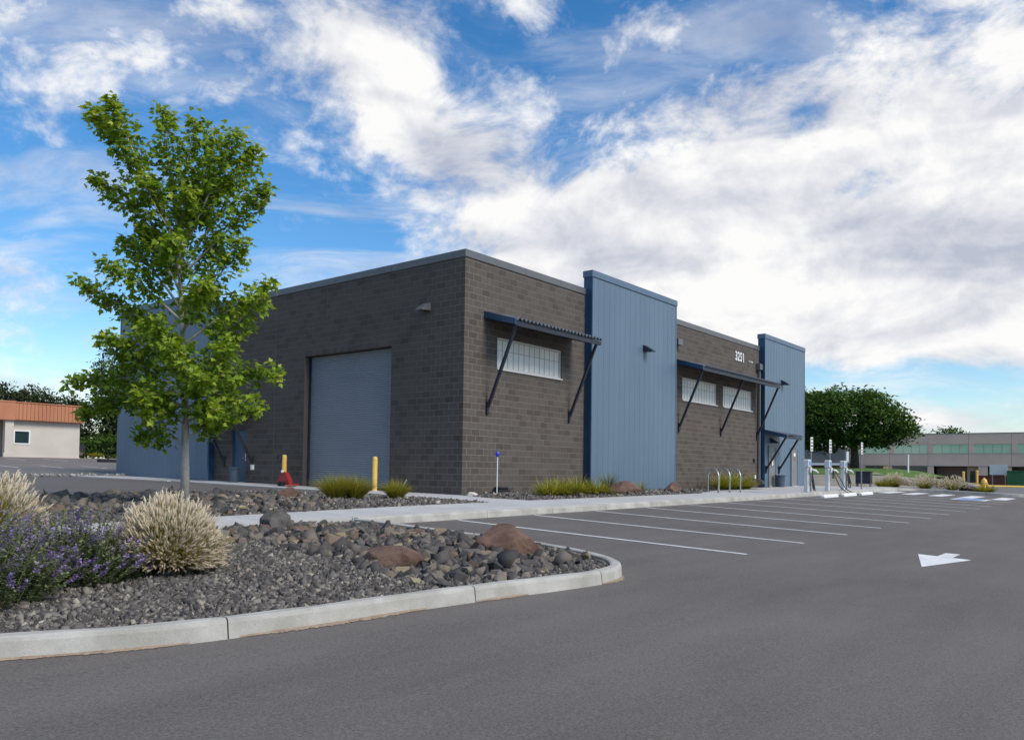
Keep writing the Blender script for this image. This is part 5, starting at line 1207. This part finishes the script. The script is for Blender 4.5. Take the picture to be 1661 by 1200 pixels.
# ------------------------------------------------------------------ far right: lawn, street, long office building
def lawn_z(x, y): return berm(x, y)
LAWN = [(57, 40), (57, 7), (59, 3.5), (68, 2.0), (90, 3.0), (108, 8), (108, 40)]
struct(polysheet('lawn', LAWN, lambda x, y: berm(x, y) + .03, M['lawn'], None, 2.0))
street_z = lambda x, y: -.30 - .0035 * (x - 50)
struct(sheet('street', [58, 70, 85, 100, 112, 122], [-60, -30, -10, 0, .95], street_z, M['asphalt_far']))
struct(sheet('lawn', [84, 92, 100], [-60, -20, -8, -.5], lambda x, y: street_z(x, y) + .12, M['lawn']))
def ykerb(pts, label):
    o = tag(MB().tube([(x, y, street_z(x, y) + .05) for x, y in pts], .16, 4).build('yellow_kerb', M['yellow'], None), label, 'kerb'); return o
ykerb([(100, 12), (99, 5), (98.5, 3.4)], 'yellow painted kerb before the office building recess'); ykerb([(83.8, .2), (83.6, -8), (83.4, -30)], 'yellow painted kerb edging the lawn at the right')
BX = 125.0; fz = -.62
of = thing('office_building', (BX, 5, fz), 'long taupe two storey office building with green window bands', 'building')
def wallx(y0, y1, z0, z1, x=BX, name='wall_panel', mat='tan', par=None, t=.3): return MB().bbox(x, x + t, y0, y1, z0, z1, .02).build(name, M[mat], par or of)
piers = [17.7 + .0, 12.1, 6.5, .9, -4.7, -10.3, -15.9, -21.5]           # right side of each upper window bay
for yb in piers:
    wallx(yb - .01 + .02, yb + 5.58, 5.72, 7.35); wallx(yb + .01, yb + 5.58, 2.35, 4.27)
    wallx(yb + 4.85, yb + 5.58, 4.275, 5.715)
    w = MB().box(BX + .1, BX + .16, yb + .02, yb + 4.84, 4.28, 5.71).build('window', M['glass'], of)
    for j in range(1, 4): MB().box(BX + .085, BX + .099, yb + j * 1.2 - .03, yb + j * 1.2 + .03, 4.28, 5.71).build('mullion', M['munt'], w)
MB().box(BX - .05, BX + .4, -21.5, 23.4, 7.352, 7.45).build('parapet_cap', M['coping'], of)
MB().box(BX - .06, BX - .002, -21.5, 23.4, 2.30, 2.345).build('band_course', M['munt'], of); MB().box(BX - .06, BX - .002, -21.5, 23.4, 4.275, 4.32).build('band_course', M['munt'], of)
for y0, y1, gl in ((18.3, 21.4, 1), (12.2, 17.3, 1)):
    wallx(y0, y1, fz, .28, BX + .002, 'low_wall'); w = MB().box(BX + .12, BX + .18, y0 + .01, y1 - .01, .30, 2.29).build('window', M['glassdk'], of)
    MB().box(BX + .10, BX + .118, (y0 + y1) / 2 - .03, (y0 + y1) / 2 + .03, .30, 2.29).build('mullion', M['munt'], w)
for y0, y1 in ((17.32, 18.28), (11.3, 12.18), (4.0, 5.2), (21.42, 23.3)): wallx(y0, y1, fz, 2.29, BX + .002, 'pier')
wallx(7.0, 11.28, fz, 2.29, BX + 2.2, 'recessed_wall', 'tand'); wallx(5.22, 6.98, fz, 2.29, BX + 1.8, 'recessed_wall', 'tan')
MB().box(BX + 1.74, BX + 1.79, 5.9, 6.6, fz, 1.6).build('door', M['glassdk'], of)
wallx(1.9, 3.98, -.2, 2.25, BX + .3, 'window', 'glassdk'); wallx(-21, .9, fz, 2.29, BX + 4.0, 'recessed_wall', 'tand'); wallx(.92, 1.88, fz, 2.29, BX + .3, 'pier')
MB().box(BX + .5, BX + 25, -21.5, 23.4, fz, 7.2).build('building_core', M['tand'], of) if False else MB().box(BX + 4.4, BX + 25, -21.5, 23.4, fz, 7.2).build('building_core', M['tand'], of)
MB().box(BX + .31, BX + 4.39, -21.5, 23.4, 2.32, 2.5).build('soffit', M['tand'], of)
# low wing behind the shade tree
MB().bbox(BX - 4, BX + 10, 23.42, 60, 2.62, 5.3, .03).build('wing_roof', M['coping'], of); MB().bbox(BX - 4.6, BX - 4.01, 23.42, 55, 2.25, 2.6, .02).build('wing_fascia', M['white'], of)
MB().box(BX - 1, BX + 10, 23.42, 55, fz, 2.6).build('wing_wall', M['tand'], of)
for yy in (29.5, 38): MB().bbox(BX - 4.5, BX - 3.9, yy - .4, yy + .4, fz, 2.24, .02).build('column', M['cream'], of)
# small street things
def post(name, x, y, z0, z1, r, mat, label, cat, cap=True):
    o = thing(name, (x, y, z0), label, cat); MB().tube([(x, y, z0 - .2), (x, y, z1)], r, 10).build('shaft', M[mat], o)
    if cap: MB().lathe((x, y, z1), [(r * 1.3, 0), (r * 1.3, r * .6), (.0, r * 1.2)], 10).build('cap', M[mat], o)
    return o
post('white_post', 75, 4.0, lawn_z(75, 4), 2.75, .09, 'white', 'slim white post on the lawn right of the shade tree', 'post')
post('guard_post', 100, 3.05, street_z(100, 3), 1.2, .13, 'yellow', 'yellow guard post at the office entrance, left one', 'post'); post('guard_post', 100, 1.55, street_z(100, 1.5), 1.35, .13, 'yellow', 'yellow guard post beside the brown container', 'post')
def panel_sign(x, y, z0, z1, zb, w, mat, label):
    o = thing('street_sign', (x, y, z0), label, 'sign')
    for s_ in ((-.35, .35) if w > 1 else (0,)): MB().tube([(x, y + s_ * w, z0 - .2), (x, y + s_ * w, zb)], .05, 8).build('post', M['poleg'], o)
    MB().bbox(x - .08, x - .05, y - w / 2, y + w / 2, zb, z1, .006).build('plate', M[mat], o)
panel_sign(98, -1.05, street_z(98, -1), 2.2, .95, 1.9, 'evgrey', 'pale blue board sign on two posts at the right'); panel_sign(99, 12.0, street_z(99, 12), 1.9, 1.3, .55, 'yellow', 'small yellow sign on a post before the lower windows')
for x, y, w, h, mat, name, lb in ((101, -.1, 3.2, 1.25, 'maroon', 'waste_container', 'low brown container by the office building'), (97, -3.0, 1.8, 1.75, 'green', 'utility_cabinet', 'green utility cabinet on the right lawn')):
    z = street_z(x, y) + (.1 if mat == 'green' else 0); o = thing(name, (x, y, z), lb, 'container' if mat == 'maroon' else 'cabinet')
    MB().bbox(x - .8, x + .8, y - w / 2, y + w / 2, z - .1, z + h, .05).build('case', M[mat], o); MB().bbox(x - .85, x + .85, y - w / 2 - .05, y + w / 2 + .05, z + h + .002, z + h + .08, .02).build('lid', M[mat], o)
for s_ in (0,):
    o = thing('entrance_barrier', (100, 2.3, street_z(100, 2)), 'low yellow barrier between the guard posts', 'barrier'); MB().bbox(100.2, 100.35, 1.7, 5.2, street_z(100, 2) - .1, street_z(100, 2) + .35, .03).build('rail', M['yellow'], o)
    for yy in (2.0, 3.5, 5.0): MB().box(100.36, 100.46, yy - .05, yy + .05, street_z(100, 2) - .2, street_z(100, 2) + .42).build('upright', M['yellow'], o)
